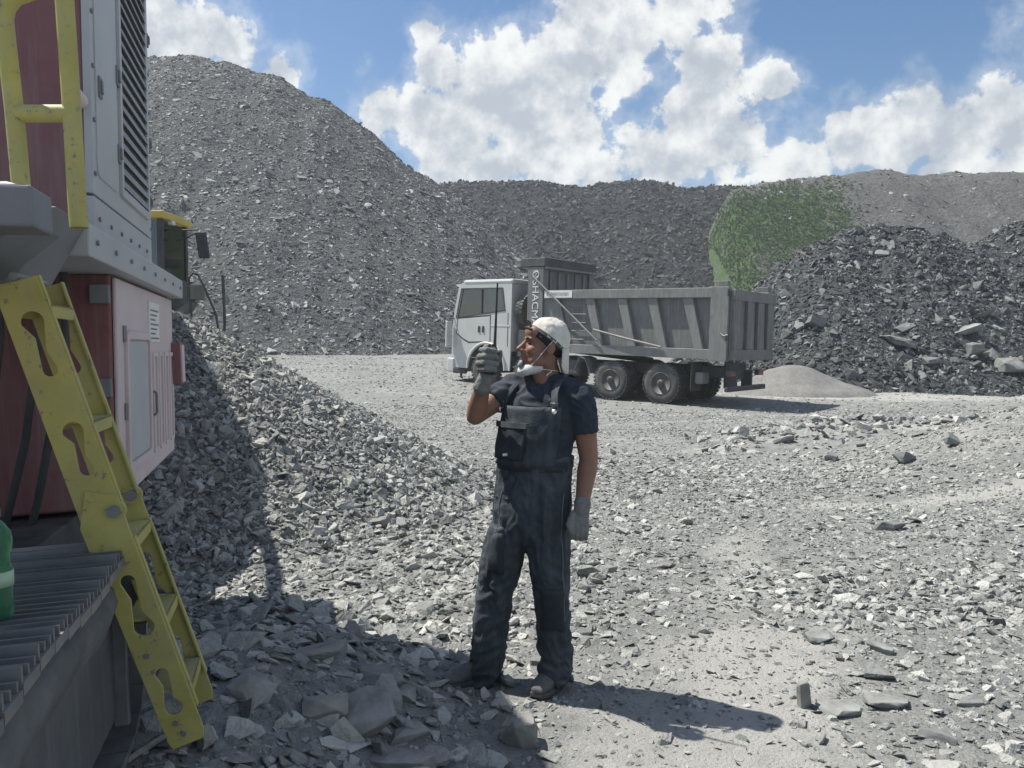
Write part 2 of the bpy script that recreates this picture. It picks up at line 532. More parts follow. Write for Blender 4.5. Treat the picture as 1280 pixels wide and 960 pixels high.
DARK = [(13.6, 33.0, 6.3), (15.8, 33.6, 7.0), (18.4, 34, 6.5), (20.6, 34.4, 6.3), (22.5, 34.6, 7.2), (28, 35, 7.4), (44, 37, 7.6)]
def dark_z(x, y):
    return ridge(x, y, DARK, .90, .7) + .9 * fbm(x * .35, y * .35, 4, 71) + .25 * fbm(x * 1.7, y * 1.7, 3, 75)
def hump_z(x, y):
    d = np.hypot((x - 9.4) / 1.3, y - 25.6)
    d = d * (1 + .6 * fbm(x * .6, y * .6, 3, 83))
    return .10 + .95 * np.exp(-(d / 1.45) ** 2) + .12 * fbm(x * 1.2, y * 1.2, 3, 81) - .3 * sst(1.9, 2.6, d)

M_ground = earth('dusty_gravel_ground', (.225, .23, .22), (.285, .288, .275), (.155, .16, .157), scale=1.2, bump=.9, bdist=.02, fine=70,
                 green=((.315, .314, .295), (.38, .377, .353)))
M_pile = earth('crushed_stone', (.22, .225, .22), (.26, .265, .255), (.14, .145, .145), scale=2, bump=1, bdist=.04, fine=40)
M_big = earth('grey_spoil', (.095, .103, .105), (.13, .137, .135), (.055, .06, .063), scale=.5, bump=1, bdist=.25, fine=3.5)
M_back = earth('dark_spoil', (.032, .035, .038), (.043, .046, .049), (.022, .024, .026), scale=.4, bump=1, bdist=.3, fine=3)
M_hill = earth('eroded_bank', (.12, .118, .116), (.155, .152, .147), (.08, .079, .078), scale=.5, bump=.9, bdist=.25, fine=3,
               green=((.055, .11, .036), (.09, .14, .056)))
M_dark = earth('dark_rubble', (.07, .076, .08), (.10, .105, .107), (.045, .048, .052), scale=1, bump=1, bdist=.1, fine=9)
M_hump = earth('fine_grit', (.20, .198, .19), (.235, .232, .222), (.16, .16, .155), scale=1, bump=.5, bdist=.03, fine=20)

def grid_mesh(name, xs, ys, fn, mat, label, floor=None, attr=None):
    X, Y = np.meshgrid(xs, ys)
    Z = fn(X, Y)
    if floor is not None: Z = np.maximum(Z, floor(X, Y) - .6)
    V = np.stack([X, Y, Z], -1).reshape(-1, 3)
    nx, ny = len(xs), len(ys)
    i = np.arange(nx * ny).reshape(ny, nx)
    F = np.stack([i[:-1, :-1], i[:-1, 1:], i[1:, 1:], i[1:, :-1]], -1).reshape(-1, 4)
    me = bpy.data.meshes.new(name)
    me.from_pydata(V.tolist(), [], F.tolist())
    me.polygons.foreach_set('use_smooth', [True] * len(me.polygons))
    if attr is not None:
        a = me.attributes.new('grass', 'FLOAT', 'POINT')
        a.data.foreach_set('value', attr(X, Y, Z).reshape(-1).astype(np.float32))
    me.update()
    o = link(name, me, mat)
    tag(o, label, kind='structure')
    return o

def path_mask(x, y):
    """1 on the trodden, dusty strips where few stones lie"""
    a = np.exp(-(((x - .95 - .5 * (y - 3.4)) / .75) ** 2)) * sst(4.9, 4.1, y) * sst(-.1, .3, x)
    a = np.maximum(a, .8 * np.exp(-(((x - 1.5 - .28 * (y - 5)) / .42) ** 2)) * sst(3.5, 4.5, y) * sst(8, 6, y))
    b = np.exp(-((y - 7.75 - .12 * (x - 4)) / .26) ** 2) * sst(2.2, 3.2, x)
    c = np.exp(-(np.hypot(x - 7.2, y - 9.4) / 2.3) ** 2)
    d = .12 * sst(17.5, 20, y) * sst(33, 26, y) * sst(2.5, -1.5, x)
    e = .9 * np.exp(-((y - 23 - .1 * x) / 1.9) ** 2) * sst(5, 8, x)
    # wheel tracks sweeping round in front of the big heap, and along behind the man
    r = np.hypot(x + 1.0, (y - 33.5) * 1.15)
    t = sum(np.exp(-((r - q) / .34) ** 2) for q in (6.2, 8.1, 10.6, 12.5)) * sst(30, 26, y)
    k = sum(np.exp(-((y - q - .10 * x - .5 * np.sin(x * .3)) / .30) ** 2) for q in (11.4, 13.3, 16.0, 17.8)) * .75 * sst(-3.5, -1.0, x) * sst(12, 7, x)
    return np.clip(a + b + .8 * c + d + e + .45 * t + k, 0, 1)

def build_ground():
    nr, na = 330, 640
    rr = np.concatenate([[0.0], np.geomspace(.12, 420, nr)])
    aa = np.linspace(0, 2 * np.pi, na, endpoint=False)
    RR, AA = np.meshgrid(rr[1:], aa, indexing='ij')
    X = RR * np.sin(AA); Y = 3.0 + RR * np.cos(AA)
    Z = ground_z(X, Y)
    V = np.concatenate([[[0, 3.0, float(ground_z(0, 3.0))]], np.stack([X, Y, Z], -1).reshape(-1, 3)])
    i = 1 + np.arange(nr * na).reshape(nr, na)
    j = np.roll(i, -1, axis=1)
    F = np.stack([i[:-1], i[1:], j[1:], j[:-1]], -1).reshape(-1, 4).tolist()
    F += [(0, int(i[0, k]), int(j[0, k])) for k in range(na)]
    me = bpy.data.meshes.new('ground')
    me.from_pydata(V.tolist(), [], F)
    me.polygons.foreach_set('use_smooth', [True] * len(me.polygons))
    a = me.attributes.new('grass', 'FLOAT', 'POINT')
    a.data.foreach_set('value', (.75 * path_mask(V[:, 0], V[:, 1])).astype(np.float32))
    me.update()
    o = link('ground', me, M_ground)
    tag(o, 'pale dusty quarry floor strewn with broken grey shale', kind='structure')
    return o
GROUND = build_ground()
PILE = grid_mesh('gravel_pile', np.arange(-11.5, 1.2, .09), np.arange(4.2, 14.5, .09), lambda x, y: np.maximum(pile_z(x, y), ground_z(x, y) - .12), M_pile,
                 'cone of crushed grey stone beside the red machine, half in its shadow')
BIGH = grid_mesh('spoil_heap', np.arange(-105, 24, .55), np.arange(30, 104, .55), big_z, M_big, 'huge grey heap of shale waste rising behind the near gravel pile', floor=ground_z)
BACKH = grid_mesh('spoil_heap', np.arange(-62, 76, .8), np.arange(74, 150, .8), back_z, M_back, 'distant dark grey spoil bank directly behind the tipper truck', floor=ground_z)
HILLH = grid_mesh('hill', np.arange(12, 140, .6), np.arange(52, 126, .6), hill_z, M_hill, 'flat topped bank, grassy green on the left, bare grey gullies on the right', floor=ground_z,
                  attr=lambda x, y, z: grassy(x, y) * .8)
DARKH = grid_mesh('rubble_heap', np.arange(3, 48, .18), np.arange(24.0, 46, .18), dark_z, M_dark, 'dark heap of blasted rock and slabs to the right of the truck', floor=ground_z)
HUMP = grid_mesh('sand_mound', np.arange(6, 13, .12), np.arange(23, 28.5, .12), hump_z, M_hump, 'small smooth pale grit mound behind the truck tailgate', floor=ground_z)

# ------------------------------------------------------------------ stones
M_shale = shale('shale_light', (.15, .157, .152), (.29, .295, .279), (.44, .443, .417))
M_shale_pile = shale('shale_pile', (.14, .147, .143), (.275, .281, .268), (.44, .443, .418))
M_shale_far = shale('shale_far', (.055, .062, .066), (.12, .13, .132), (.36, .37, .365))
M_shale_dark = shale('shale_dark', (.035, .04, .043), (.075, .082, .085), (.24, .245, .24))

def rock_mesh(name, seed, flat, mat, npts=11):
    rd = random.Random(seed)
    bm = bmesh.new()
    sx, sy = rd.uniform(.75, 1.15), rd.uniform(.5, .85)
    for k in range(npts):
        # points pushed out towards the faces of a flat slab, so the hull is angular
        p = Vector((rd.uniform(-1, 1), rd.uniform(-1, 1), rd.uniform(-1, 1)))
        m = max(abs(p.x), abs(p.y), abs(p.z))
        p = p / m * rd.uniform(.86, 1.0)
        bm.verts.new((p.x * sx * .5, p.y * sy * .5, p.z * flat * .5))
    r = bmesh.ops.convex_hull(bm, input=bm.verts)
    bmesh.ops.delete(bm, geom=[g for g in r['geom_interior'] if isinstance(g, bmesh.types.BMVert)], context='VERTS')
    bmesh.ops.dissolve_limit(bm, angle_limit=R(9), verts=bm.verts, edges=bm.edges)
    me = bpy.data.meshes.new(name)
    bm.to_mesh(me); bm.free()
    me.materials.append(mat)
    return me

def rock_set(key, mat, n, flats):
    col = bpy.data.collections.new(key)         # kept out of the scene: only a source of shapes
    ms = []
    for i in range(n):
        me = rock_mesh('stone_' + key, sum(map(ord, key)) % 97 * 31 + i, flats[i % len(flats)], mat, 9 + i % 5)
        ms.append(me)
        o = bpy.data.objects.new('source_%s_%02d' % (key, i), me)
        col.objects.link(o)
    return col, ms
SETS = {'light': rock_set('light', M_shale, 16, (.15, .24, .36, .20, .46)),
        'pile': rock_set('pile', M_shale_pile, 16, (.5, .38, .62, .3)),
        'far': rock_set('far', M_shale_far, 12, (.16, .28, .4)),
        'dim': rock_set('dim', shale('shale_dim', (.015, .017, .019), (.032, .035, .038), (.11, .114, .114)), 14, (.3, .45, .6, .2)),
        'dark': rock_set('dark', M_shale_dark, 14, (.3, .45, .6, .2))}

def scatter_group(key):
    g = bpy.data.node_groups.new('strew_' + key, 'GeometryNodeTree')
    g.interface.new_socket('Geometry', in_out='INPUT', socket_type='NodeSocketGeometry')
    g.interface.new_socket('Geometry', in_out='OUTPUT', socket_type='NodeSocketGeometry')
    N = g.nodes.new; L = g.links.new
    gi = N('NodeGroupInput'); go = N('NodeGroupOutput')
    ci = N('GeometryNodeCollectionInfo'); ci.inputs['Collection'].default_value = SETS[key][0]
    ci.inputs['Separate Children'].default_value = True; ci.inputs['Reset Children'].default_value = True
    ip = N('GeometryNodeInstanceOnPoints'); ip.inputs['Pick Instance'].default_value = True
    def att(name, typ):
        n = N('GeometryNodeInputNamedAttribute'); n.data_type = typ; n.inputs['Name'].default_value = name
        return n.outputs['Attribute']
    L(gi.outputs[0], ip.inputs['Points']); L(ci.outputs[0], ip.inputs['Instance'])
    L(att('pick', 'INT'), ip.inputs['Instance Index'])
    er = N('FunctionNodeEulerToRotation'); L(att('turn', 'FLOAT_VECTOR'), er.inputs[0])
    L(er.outputs[0], ip.inputs['Rotation'])
    L(att('size', 'FLOAT_VECTOR'), ip.inputs['Scale'])
    L(ip.outputs[0], go.inputs[0])
    return g
GROUPS = {}
def strew(name, key, P, turn, size, pick, label, cat):
    me = bpy.data.meshes.new(name)
    n = len(P)
    me.vertices.add(n)
    me.vertices.foreach_set('co', np.asarray(P, np.float32).reshape(-1))
    a = me.attributes.new('turn', 'FLOAT_VECTOR', 'POINT'); a.data.foreach_set('vector', np.asarray(turn, np.float32).reshape(-1))
    a = me.attributes.new('size', 'FLOAT_VECTOR', 'POINT'); a.data.foreach_set('vector', np.asarray(size, np.float32).reshape(-1))
    a = me.attributes.new('pick', 'INT', 'POINT'); a.data.foreach_set('value', np.asarray(pick, np.int32))
    me.update()
    o = link(name, me)
    if key not in GROUPS: GROUPS[key] = scatter_group(key)
    m = o.modifiers.new('strew', 'NODES'); m.node_group = GROUPS[key]
    tag(o, label, cat, kind='stuff')
    return o

def normals_turn(fn, x, y, tilt, e=.06):
    """rotation that lays a stone on the slope below it, turned and tipped at random"""
    gx = (fn(x + e, y) - fn(x - e, y)) / (2 * e); gy = (fn(x, y + e) - fn(x, y - e)) / (2 * e)
    n = len(x)
    ax = np.arctan(gy); ay = -np.arctan(gx)
    az = RNG.uniform(0, 2 * np.pi, n)
    # random tips about the local axes, slope in world axes: Euler XYZ applies x, y, z in turn about fixed axes
    tx = RNG.normal(0, tilt, n); ty = RNG.normal(0, tilt, n)
    out = np.zeros((n, 3))
    ca, sa = np.cos(az), np.sin(az)
    for k in range(n):
        m = (Matrix.Rotation(ax[k], 3, 'X') @ Matrix.Rotation(ay[k], 3, 'Y') @ Matrix.Rotation(az[k], 3, 'Z') @ Matrix.Rotation(tx[k], 3, 'X') @ Matrix.Rotation(ty[k], 3, 'Y'))
        out[k] = m.to_euler('XYZ')
    return out

def layer(fn, n, xr, yr, smin, smax, tilt, keep=None, power=2.2, sink=.0, fan=None):
    if fan:                                     # wider with distance, so as not to strew what lies far off to the sides
        y = np.sqrt(RNG.uniform(yr[0] ** 2, yr[1] ** 2, n)); x = RNG.uniform(-1, 1, n) * (fan[0] * y + fan[1])
    else:
        x = RNG.uniform(*xr, n); y = RNG.uniform(*yr, n)
    if keep is not None:
        k = RNG.uniform(0, 1, n) < keep(x, y); x = x[k]; y = y[k]; n = len(x)
    s = smin + (smax - smin) * RNG.uniform(0, 1, n) ** power
    sz = np.stack([s * RNG.uniform(.8, 1.25, n), s * RNG.uniform(.8, 1.2, n), s * RNG.uniform(.7, 1.3, n)], -1)
    z = fn(x, y) + s * RNG.uniform(-.05, .10, n) - sink * s
    return np.stack([x, y, z], -1), normals_turn(fn, x, y, tilt), sz, s

def cat_layers(ls): return [np.concatenate([l[i] for l in ls]) for i in range(4)]

def seen(P, margin=60):
    d = P[:, 1]
    px = 640 + P[:, 0] / d * FPX; py = 436 - (P[:, 2] - CAM_Z) / d * FPX
    return (d > .8) & (px > -margin) & (px < 1280 + margin) & (py < 960 + margin)

def split_largest(ls, n):
    """the n stones that show largest become objects, the rest a mass"""
    P, T, S, s = ls
    score = np.where(seen(P, 10), s / np.hypot(P[:, 0], P[:, 1]), 0)
    order = np.argsort(-score)
    return [a[order[:n]] for a in (P, T, S)], [a[order[n:]] for a in (P, T, S)]

def individuals(parts, key, parent):
    P, T, S = parts
    ms = SETS[key][1]
    for k in range(len(P)):
        o = bpy.data.objects.new('stone', ms[k % len(ms)])
        COL.objects.link(o)
        o.location = P[k]; o.rotation_euler = T[k]; o.scale = S[k]
        o.parent = parent

# open ground ---------------------------------------------------------------
def density(x, y):
    q = .88 + 1.5 * fbm(x * .5 + 5, y * .5, 3, 13)
    q = q - sst(7, 12, y) * (.28 - 1.6 * fbm(x * .16 + 2, y * .4, 3, 15))
    q = np.clip(q, .06, 1) * (1 - .76 * path_mask(x, y))
    return q * (pile_z(x, y) < ground_z(x, y) + .15)
def density_small(x, y): return np.clip(density(x, y) * 1.4 + .22, 0, 1)

near = cat_layers([
    layer(ground_z, 90000, None, (1.3, 9.5), .012, .042, .35, density_small, 1.8, fan=(.78, .9)),
    layer(ground_z, 42000, None, (1.4, 12), .035, .095, .28, density, 2.0, fan=(.78, .9)),
    layer(ground_z, 2400, None, (1.6, 14), .085, .19, .30, density, 2.6, fan=(.78, .9)),
    # coarse spill on the slope below the machine, and a thick drift on the right
    layer(ground_z, 1100, (-1.6, .0), (1.9, 4.8), .07, .20, .35, lambda x, y: density(x, y), 1.6),
    layer(ground_z, 4600, (1.2, 5.2), (3.9, 6.0), .04, .12, .5, lambda x, y: np.exp(-((y - 4.9 - .1 * (x - 3)) / .55) ** 2) * sst(1.2, 2.2, x), 1.7),
    layer(ground_z, 5200, (-2.6, .6), (4.2, 7.6), .045, .13, .45, lambda x, y: density(x, y), 1.7),
    layer(ground_z, 2600, (3.0, 10), (11.2, 15.0), .07, .32, .5, lambda x, y: np.exp(-((y - 13.0 - .1 * (x - 6)) / .9) ** 2), 3.0),
])
far = cat_layers([
    layer(ground_z, 60000, None, (9, 20), .022, .08, .30, density_small, 1.8, fan=(.78, .6)),
    layer(ground_z, 22000, None, (18, 36), .05, .13, .25, density_small, 2.0, fan=(.72, .5)),
])
ind, rest = split_largest(near, 300)
individuals(ind, 'light', GROUND)
allr = [np.concatenate([rest[i], far[i]]) for i in range(3)]
strew('gravel', 'light', *allr, RNG.integers(0, 16, len(allr[0])), 'loose grey shale chips covering the quarry floor', 'gravel')

# the near pile ---------------------------------------------------------------
on_pile = lambda x, y: (pile_z(x, y) > ground_z(x, y) + .02) * sst(11.2, 9.6, y)
pl = cat_layers([layer(pile_z, 44000, (-7.5, .4), (4.6, 11), .045, .10, .6, on_pile, 1.6),
                 layer(pile_z, 5200, (-7.5, .4), (4.6, 11), .09, .18, .55, on_pile, 2.2)])
ind, rest = split_largest(pl, 280)
individuals(ind, 'pile', PILE)
strew('crushed_stone', 'pile', *rest, RNG.integers(0, 16, len(rest[0])), 'crushed angular stone covering the pile beside the machine', 'gravel')

# the heaps behind --------------------------------------------------------------
lb = cat_layers([layer(big_z, 85000, (-46, 18), (33, 69), .10, .34, .30, lambda x, y: big_z(x, y) > ground_z(x, y) - .2, 2.0),
                 layer(big_z, 1500, (-46, 18), (33, 69), .35, .85, .3, lambda x, y: big_z(x, y) > ground_z(x, y) - .2, 2.6)])
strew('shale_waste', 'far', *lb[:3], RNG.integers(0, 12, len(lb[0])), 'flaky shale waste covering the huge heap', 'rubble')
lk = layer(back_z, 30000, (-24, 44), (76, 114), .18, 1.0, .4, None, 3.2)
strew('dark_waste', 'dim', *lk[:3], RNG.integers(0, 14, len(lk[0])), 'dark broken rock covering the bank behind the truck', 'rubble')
ld = cat_layers([layer(dark_z, 42000, (5, 30), (24.5, 37), .06, .26, .5, lambda x, y: dark_z(x, y) > ground_z(x, y) - .2, 2.2),
                 layer(dark_z, 2600, (5, 30), (24.5, 37), .18, .58, .45, lambda x, y: dark_z(x, y) > ground_z(x, y) - .2, 2.4)])
ind, rest = split_largest(ld, 260)
individuals(ind, 'dark', DARKH)
strew('blasted_rock', 'dark', *rest, RNG.integers(0, 14, len(rest[0])), 'dark blasted rock covering the heap on the right', 'rubble')
lh = layer(hill_z, 1500, (28, 70), (74, 96), .15, .7, .3, None, 2.5)
strew('hill_stones', 'far', *lh[:3], RNG.integers(0, 12, len(lh[0])), 'pale stones strewn over the grassy bank', 'rubble')

# grass tufts on the bank ---------------------------------------------------------
def tuft_mesh(seed):
    rd = random.Random(seed); m = MB()
    for k in range(16):
        a = rd.uniform(0, 6.28); l = rd.uniform(.35, 1.0); r = rd.uniform(0, .35); w = rd.uniform(.05, .11)
        b = Vector((r * math.cos(a), r * math.sin(a), 0)); t = b + Vector((math.cos(a) * .45 * l, math.sin(a) * .45 * l, .62 * l)); s_ = Vector((-math.sin(a), math.cos(a), 0)) * w
        m.raw([b - s_, b + s_, t + s_ * .8, t - s_ * .8], [(0, 1, 2, 3)])
    o = m.build('tuft', None); me = o.data; bpy.data.objects.remove(o)
    return me
M_tuft = shale('grass_blades', (.055, .11, .035), (.095, .165, .055), (.15, .21, .08))
ct = bpy.data.collections.new('tufts')
for i in range(5):
    me = tuft_mesh(i); me.materials.append(M_tuft)
    ct.objects.link(bpy.data.objects.new('source_tuft_%d' % i, me))
SETS['tufts'] = (ct, None)
lt_ = layer(hill_z, 42000, (24, 49), (70, 97), .10, .34, .2, grassy, 2.0)
strew('grass', 'tufts', *lt_[:3], RNG.integers(0, 5, len(lt_[0])), 'rough green grass growing on the bank', 'grass')

# ------------------------------------------------------------------ the red tracked machine at the left edge
M_red = principled('red_paint', (.17, .05, .055), .5, var=.12, vscale=2.2, streak=.35, dust=.55, dust_col=(.30, .25, .25), bump=.03, bscale=12)
M_pink = principled('faded_red_paint', (.56, .46, .465), .6, var=.08, vscale=2.5, streak=.5, dust=.6, dust_col=(.58, .54, .53), bump=.02, bscale=14)
M_grey = principled('grey_paint', (.40, .415, .435), .5, var=.08, vscale=2.0, wear=.35, streak=.35, dust=.35, dust_col=(.42, .42, .41), bump=.02, bscale=10)
M_dgrey = principled('dark_grey_paint', (.15, .16, .175), .6, var=.12, vscale=3, dust=.4, dust_col=(.33, .33, .32), bump=.04, bscale=20)
M_black = principled('black_rubber', (.028, .03, .032), .75, var=.15, vscale=6, dust=.4, dust_col=(.22, .22, .215))
M_yellow = principled('yellow_paint', (.40, .36, .085), .6, var=.18, vscale=5, wear=1.05, streak=.3, dust=.7, dust_col=(.33, .315, .225), bump=.03, bscale=25)
M_steel = principled('worn_steel', (.20, .207, .215), .5, .55, var=.2, vscale=8, dust=.45, dust_col=(.30, .30, .29), bump=.06, bscale=30)
M_mud = principled('caked_dust', (.13, .135, .138), .95, var=.25, vscale=5, bump=.8, bscale=18, spec=.1)
M_white = principled('white_plate', (.72, .72, .70), .5, var=.05, vscale=6, dust=.3)
M_louvre = principled('louvre_grey', (.24, .25, .265), .6, var=.1, vscale=4, dust=.5, dust_col=(.32, .32, .31))

K = .76
AX_U = Vector((-.275, .961, 0)); AX_N = Vector((.961, .275, 0))
MACH = empty('tracked_machine', (-1.48 * K, 2.91 * K, 1.6 * (1 - K)), (0, R(-1.4), math.atan2(.275, .961)))
tag(MACH, 'red and grey tracked machine with yellow boarding ladder at the left edge', 'machine')
def mk(o, t, z):
    """machine space: o outwards from the track edge, t along the machine, z up"""
    return ((o + .024 * z) * K, t * K, z * K)
def mbox(name, a, b, mat, parent=MACH, bev=.006):
    a = mk(*a); b = mk(*b)
    return bx(name, a, b, mat, parent, bev)
def mhex(name, pts, mat, parent=MACH, bev=.006):
    return MB().hexa([mk(*p) for p in pts]).build(name, mat, parent, bev)

# track: an oval of shoes round a dusty frame
def build_track():
    tr = mbox('track', (-.46, -3.2, .16), (-.10, .12, .62), M_mud, MACH, .02)
    tag(tr, 'crawler track caked in grey dust')
    pl = MB().box(mk(-.10, -3.2, .14), mk(-.075, .16, .60))
    o = pl.build('track_guard', principled('dusty_steel_dark', (.075, .08, .086), .8, var=.25, vscale=4, streak=.5, dust=.5, dust_col=(.16, .165, .17), bump=.2, bscale=25), tr, .004)
    # end rib and idler
    MB().box(mk(-.075, .10, .10), mk(-.03, .13, .62)).build('guide_plate', M_steel, tr, .004)
    MB().lathe([(.0, -.05), (.24, -.05), (.27, -.03), (.27, .03), (.24, .05), (0, .05)], 28,
               Matrix.Translation(Vector(mk(-.26, .16, .40))) @ Matrix.Rotation(R(90), 4, 'Y')).build('idler', M_dgrey, tr)
    # dust banked on top of the frame
    v = []; f = []
    nx, ny = 9, 70
    for j in range(ny):
        t = -3.1 + 3.2 * j / (ny - 1)
        for i in range(nx):
            u = i / (nx - 1)
            q = mnoise.fractal(Vector((u * 3, t * 7, 0)), 1, 2, 4)
            oo = -.30 + .27 * min(1, u * 1.5) + .02 * q * u - .05 * max(0, u - .8) * 5
            zz = .73 - .26 * max(0, u - .5) ** 1.2 * 2.0 * (1 + .5 * mnoise.noise(Vector((t * 3.1, 4, 0)))) + .035 * q
            v.append(mk(oo, t, zz))
    for j in range(ny - 1):
        for i in range(nx - 1):
            a = j * nx + i
            f.append((a, a + 1, a + nx + 1, a + nx))
    MB().raw(v, f, True).build('caked_dust', M_mud, tr)
    # shoes
    shoe = MB()
    w0, w1 = -.60 * K, -.005 * K
    shoe.box((w0, -.062 * K, -.012), (w1, .062 * K, .012))
    for yy, h in ((-.052, .030), (-.004, .020), (.044, .020)):
        shoe.box((w0 + .004, (yy - .006) * K, .010), (w1 - .004, (yy + .006) * K, .012 + h))
    me = None
    zt, zb, t0, t1 = .79, .03, -2.9, .06
    rad = (zt - zb) / 2
    pts = []
    n = 0
    step = .128
    path = []
    L1 = t1 - t0; L2 = math.pi * rad
    total = 2 * L1 + 2 * L2
    cnt = int(total / step)
    for i in range(cnt):
        s = i * total / cnt
        if s < L1: path.append((t0 + s, zt, 0))
        elif s < L1 + L2:
            a = (s - L1) / rad; path.append((t1 + math.sin(a) * rad, zb + rad + math.cos(a) * rad, -a))
        elif s < 2 * L1 + L2: path.append((t1 - (s - L1 - L2), zb, -math.pi))
        else:
            a = (s - 2 * L1 - L2) / rad; path.append((t0 - math.sin(a) * rad, zb + rad - math.cos(a) * rad, -math.pi - a))
    for (t, z, a) in path:
        if t < -1.95 and z > .2: continue           # behind the photographer
        if me is None:
            o = shoe.build('track_shoe', M_steel, tr); me = o.data
        else:
            o = bpy.data.objects.new('track_shoe', me); COL.objects.link(o); o.parent = tr
        sag = -.03 * math.sin(max(0, min(1, (t - t0) / (t1 - t0))) * math.pi * 3) ** 2 if z > .7 else 0
        o.location = mk(0, t, z + sag); o.rotation_euler = (a, 0, 0)
build_track()

# undercarriage and lower housing
mbox('undercarriage', (-2.4, -2.6, .30), (-.62, 3.9, .62), M_black)
lower = mhex('lower_housing', [(-2.6, 1.82, .62), (-.40, 1.82, .66), (-.40, 4.05, .70), (-2.6, 4.05, .62),
                               (-2.6, 1.82, 2.05), (-.40, 1.82, 2.05), (-.40, 4.05, 2.05), (-2.6, 4.05, 2.05)], M_red, bev=.012)
side = mhex('side_panel', [(-.398, 1.84, .69), (-.372, 1.84, .69), (-.372, 4.03, .73), (-.398, 4.03, .73),
                           (-.398, 1.84, 2.03), (-.372, 1.84, 2.03), (-.372, 4.03, 2.03), (-.398, 4.03, 2.03)], M_pink, lower, .008)
def panel_frame(o): return frame(Vector(mk(o, 0, 0)), Vector((0, 1, 0)), Vector((0, 0, 1)))
def rrect(u0, v0, u1, v1, r, n=5):
    out = []
    for (cx, cy, a0) in ((u1 - r, v0 + r, -90), (u1 - r, v1 - r, 0), (u0 + r, v1 - r, 90), (u0 + r, v0 + r, 180)):
        for i in range(n + 1):
            a = R(a0 + 90 * i / n); out.append(((cx + r * math.cos(a)) * K, (cy + r * math.sin(a)) * K))
    return out
def mplate(name, u0, v0, u1, v1, r, o, thick, mat, parent, hole=None, bev=.002):
    h = [rrect(u0 + hole, v0 + hole, u1 - hole, v1 - hole, max(.005, r - hole * .5))] if hole else []
    fr = frame(Vector((o * K, 0, 0)), Vector((0, 1, 0)), Vector((.024, 0, 1)))
    return plate(name, rrect(u0, v0, u1, v1, r), h, thick, fr, mat, parent, bev)
mplate('door_frame', 2.02, .84, 2.86, 1.72, .07, -.362, .018, M_pink, lower, hole=.05)
mplate('door_panel', 2.08, .90, 2.80, 1.66, .05, -.370, .010, M_grey, lower)
mplate('notice', 2.86, 1.66, 3.28, 1.95, .01, -.366, .008, M_white, lower)
for i in range(7):
    mplate('printed_line', 2.90, 1.885 - i * .034, 3.24 - .07 * (i % 3), 1.897 - i * .034, .003, -.3605, .003, M_dgrey, lower, bev=None)
for i in range(4):
    u = 2.98 + i * .26
    mplate('ribbed_panel', u, .84, u + .20, 1.58, .02, -.366, .014, M_pink, lower, hole=.03)
for z in (1.70, 1.22, .80):
    MB().tube([mk(-.365, 2.0, z - .05), mk(-.365, 2.0, z + .05)], .014 * K, 8).build('hinge', M_steel, lower)
for (t, z) in ((1.80, 1.93), (1.80, 1.38)):
    MB().box(mk(-.50, t - .035, z - .055), mk(-.40, t + .012, z + .055)).build('corner_hinge', M_dgrey, lower, .004)
MB().tube([mk(-.355, 2.93, 1.30), mk(-.335, 2.93, 1.28), mk(-.335, 2.93, 1.14), mk(-.355, 2.93, 1.12)], .010 * K, 6).build('handle', M_dgrey, lower)
box_ = mbox('latch_box', (-.37, 3.93, 1.30), (-.30, 4.10, 1.66), M_red, lower)
mbox('latch_cover', (-.30, 3.95, 1.32), (-.285, 4.08, 1.64), M_pink, box_, .003)
MB().tube([mk(-.35, 4.0, 1.18), mk(-.31, 4.0, 1.18)], .03 * K, 10).build('lock', M_steel, lower)
for (t, z) in ((2.6, .55), (3.5, .58)):
    MB().tube([mk(-.55, t, z + .15), mk(-.5, t, z - .05), mk(-.48, t + .1, z - .09)], .018 * K, 8).build('drain_hose', M_black, lower)
mbox('belly_plate', (-2.0, 1.9, .36), (-.62, 3.6, .60), M_dgrey, lower, .01)

# deck with its sill, upper housing
deck = mhex('deck', [(-2.6, .92, 2.05), (-.30, .92, 2.05), (-.30, 4.18, 2.05), (-2.6, 4.18, 2.05),
                     (-2.6, .92, 2.21), (-.30, .92, 2.21), (-.30, 4.18, 2.21), (-2.6, 4.18, 2.21)], M_grey, bev=.008)
upper = mhex('upper_housing', [(-2.5, 1.64, 2.212), (-.47, 1.64, 2.212), (-.47, 3.46, 2.212), (-2.5, 3.46, 2.212),
                               (-2.5, 1.64, 4.42), (-.47, 1.64, 4.42), (-.47, 3.46, 4.42), (-2.5, 3.46, 4.42)], M_red, bev=.012)
# grey side wall: a frame round the louvre, a door beside it
mplate('lower_strip', 1.63, 2.24, 3.48, 2.47, .006, -.455, .03, M_grey, upper)
mplate('side_wall', 1.63, 2.485, 3.48, 4.43, .006, -.455, .03, M_grey, upper)
o_ = mplate('service_door', 1.72, 2.60, 2.27, 4.36, .07, -.438, .016, M_grey, upper, bev=.004)
lv = mplate('louvre_frame', 2.33, 2.60, 3.34, 4.36, .03, -.430, .022, M_grey, upper, hole=.055, bev=.003)
mplate('louvre_back', 2.37, 2.64, 3.30, 4.32, .02, -.4332, .002, M_black, upper, bev=None)
for i in range(20):
    z = 2.675 + i * .083
    MB().hexa([mk(*p) for p in [(-.431, 2.385, z), (-.412, 2.385, z - .012), (-.412, 3.285, z - .012), (-.431, 3.285, z),
                                (-.431, 2.385, z + .045), (-.427, 2.385, z + .045), (-.427, 3.285, z + .045), (-.431, 3.285, z + .045)]]).build('louvre_slat', M_louvre, lv)
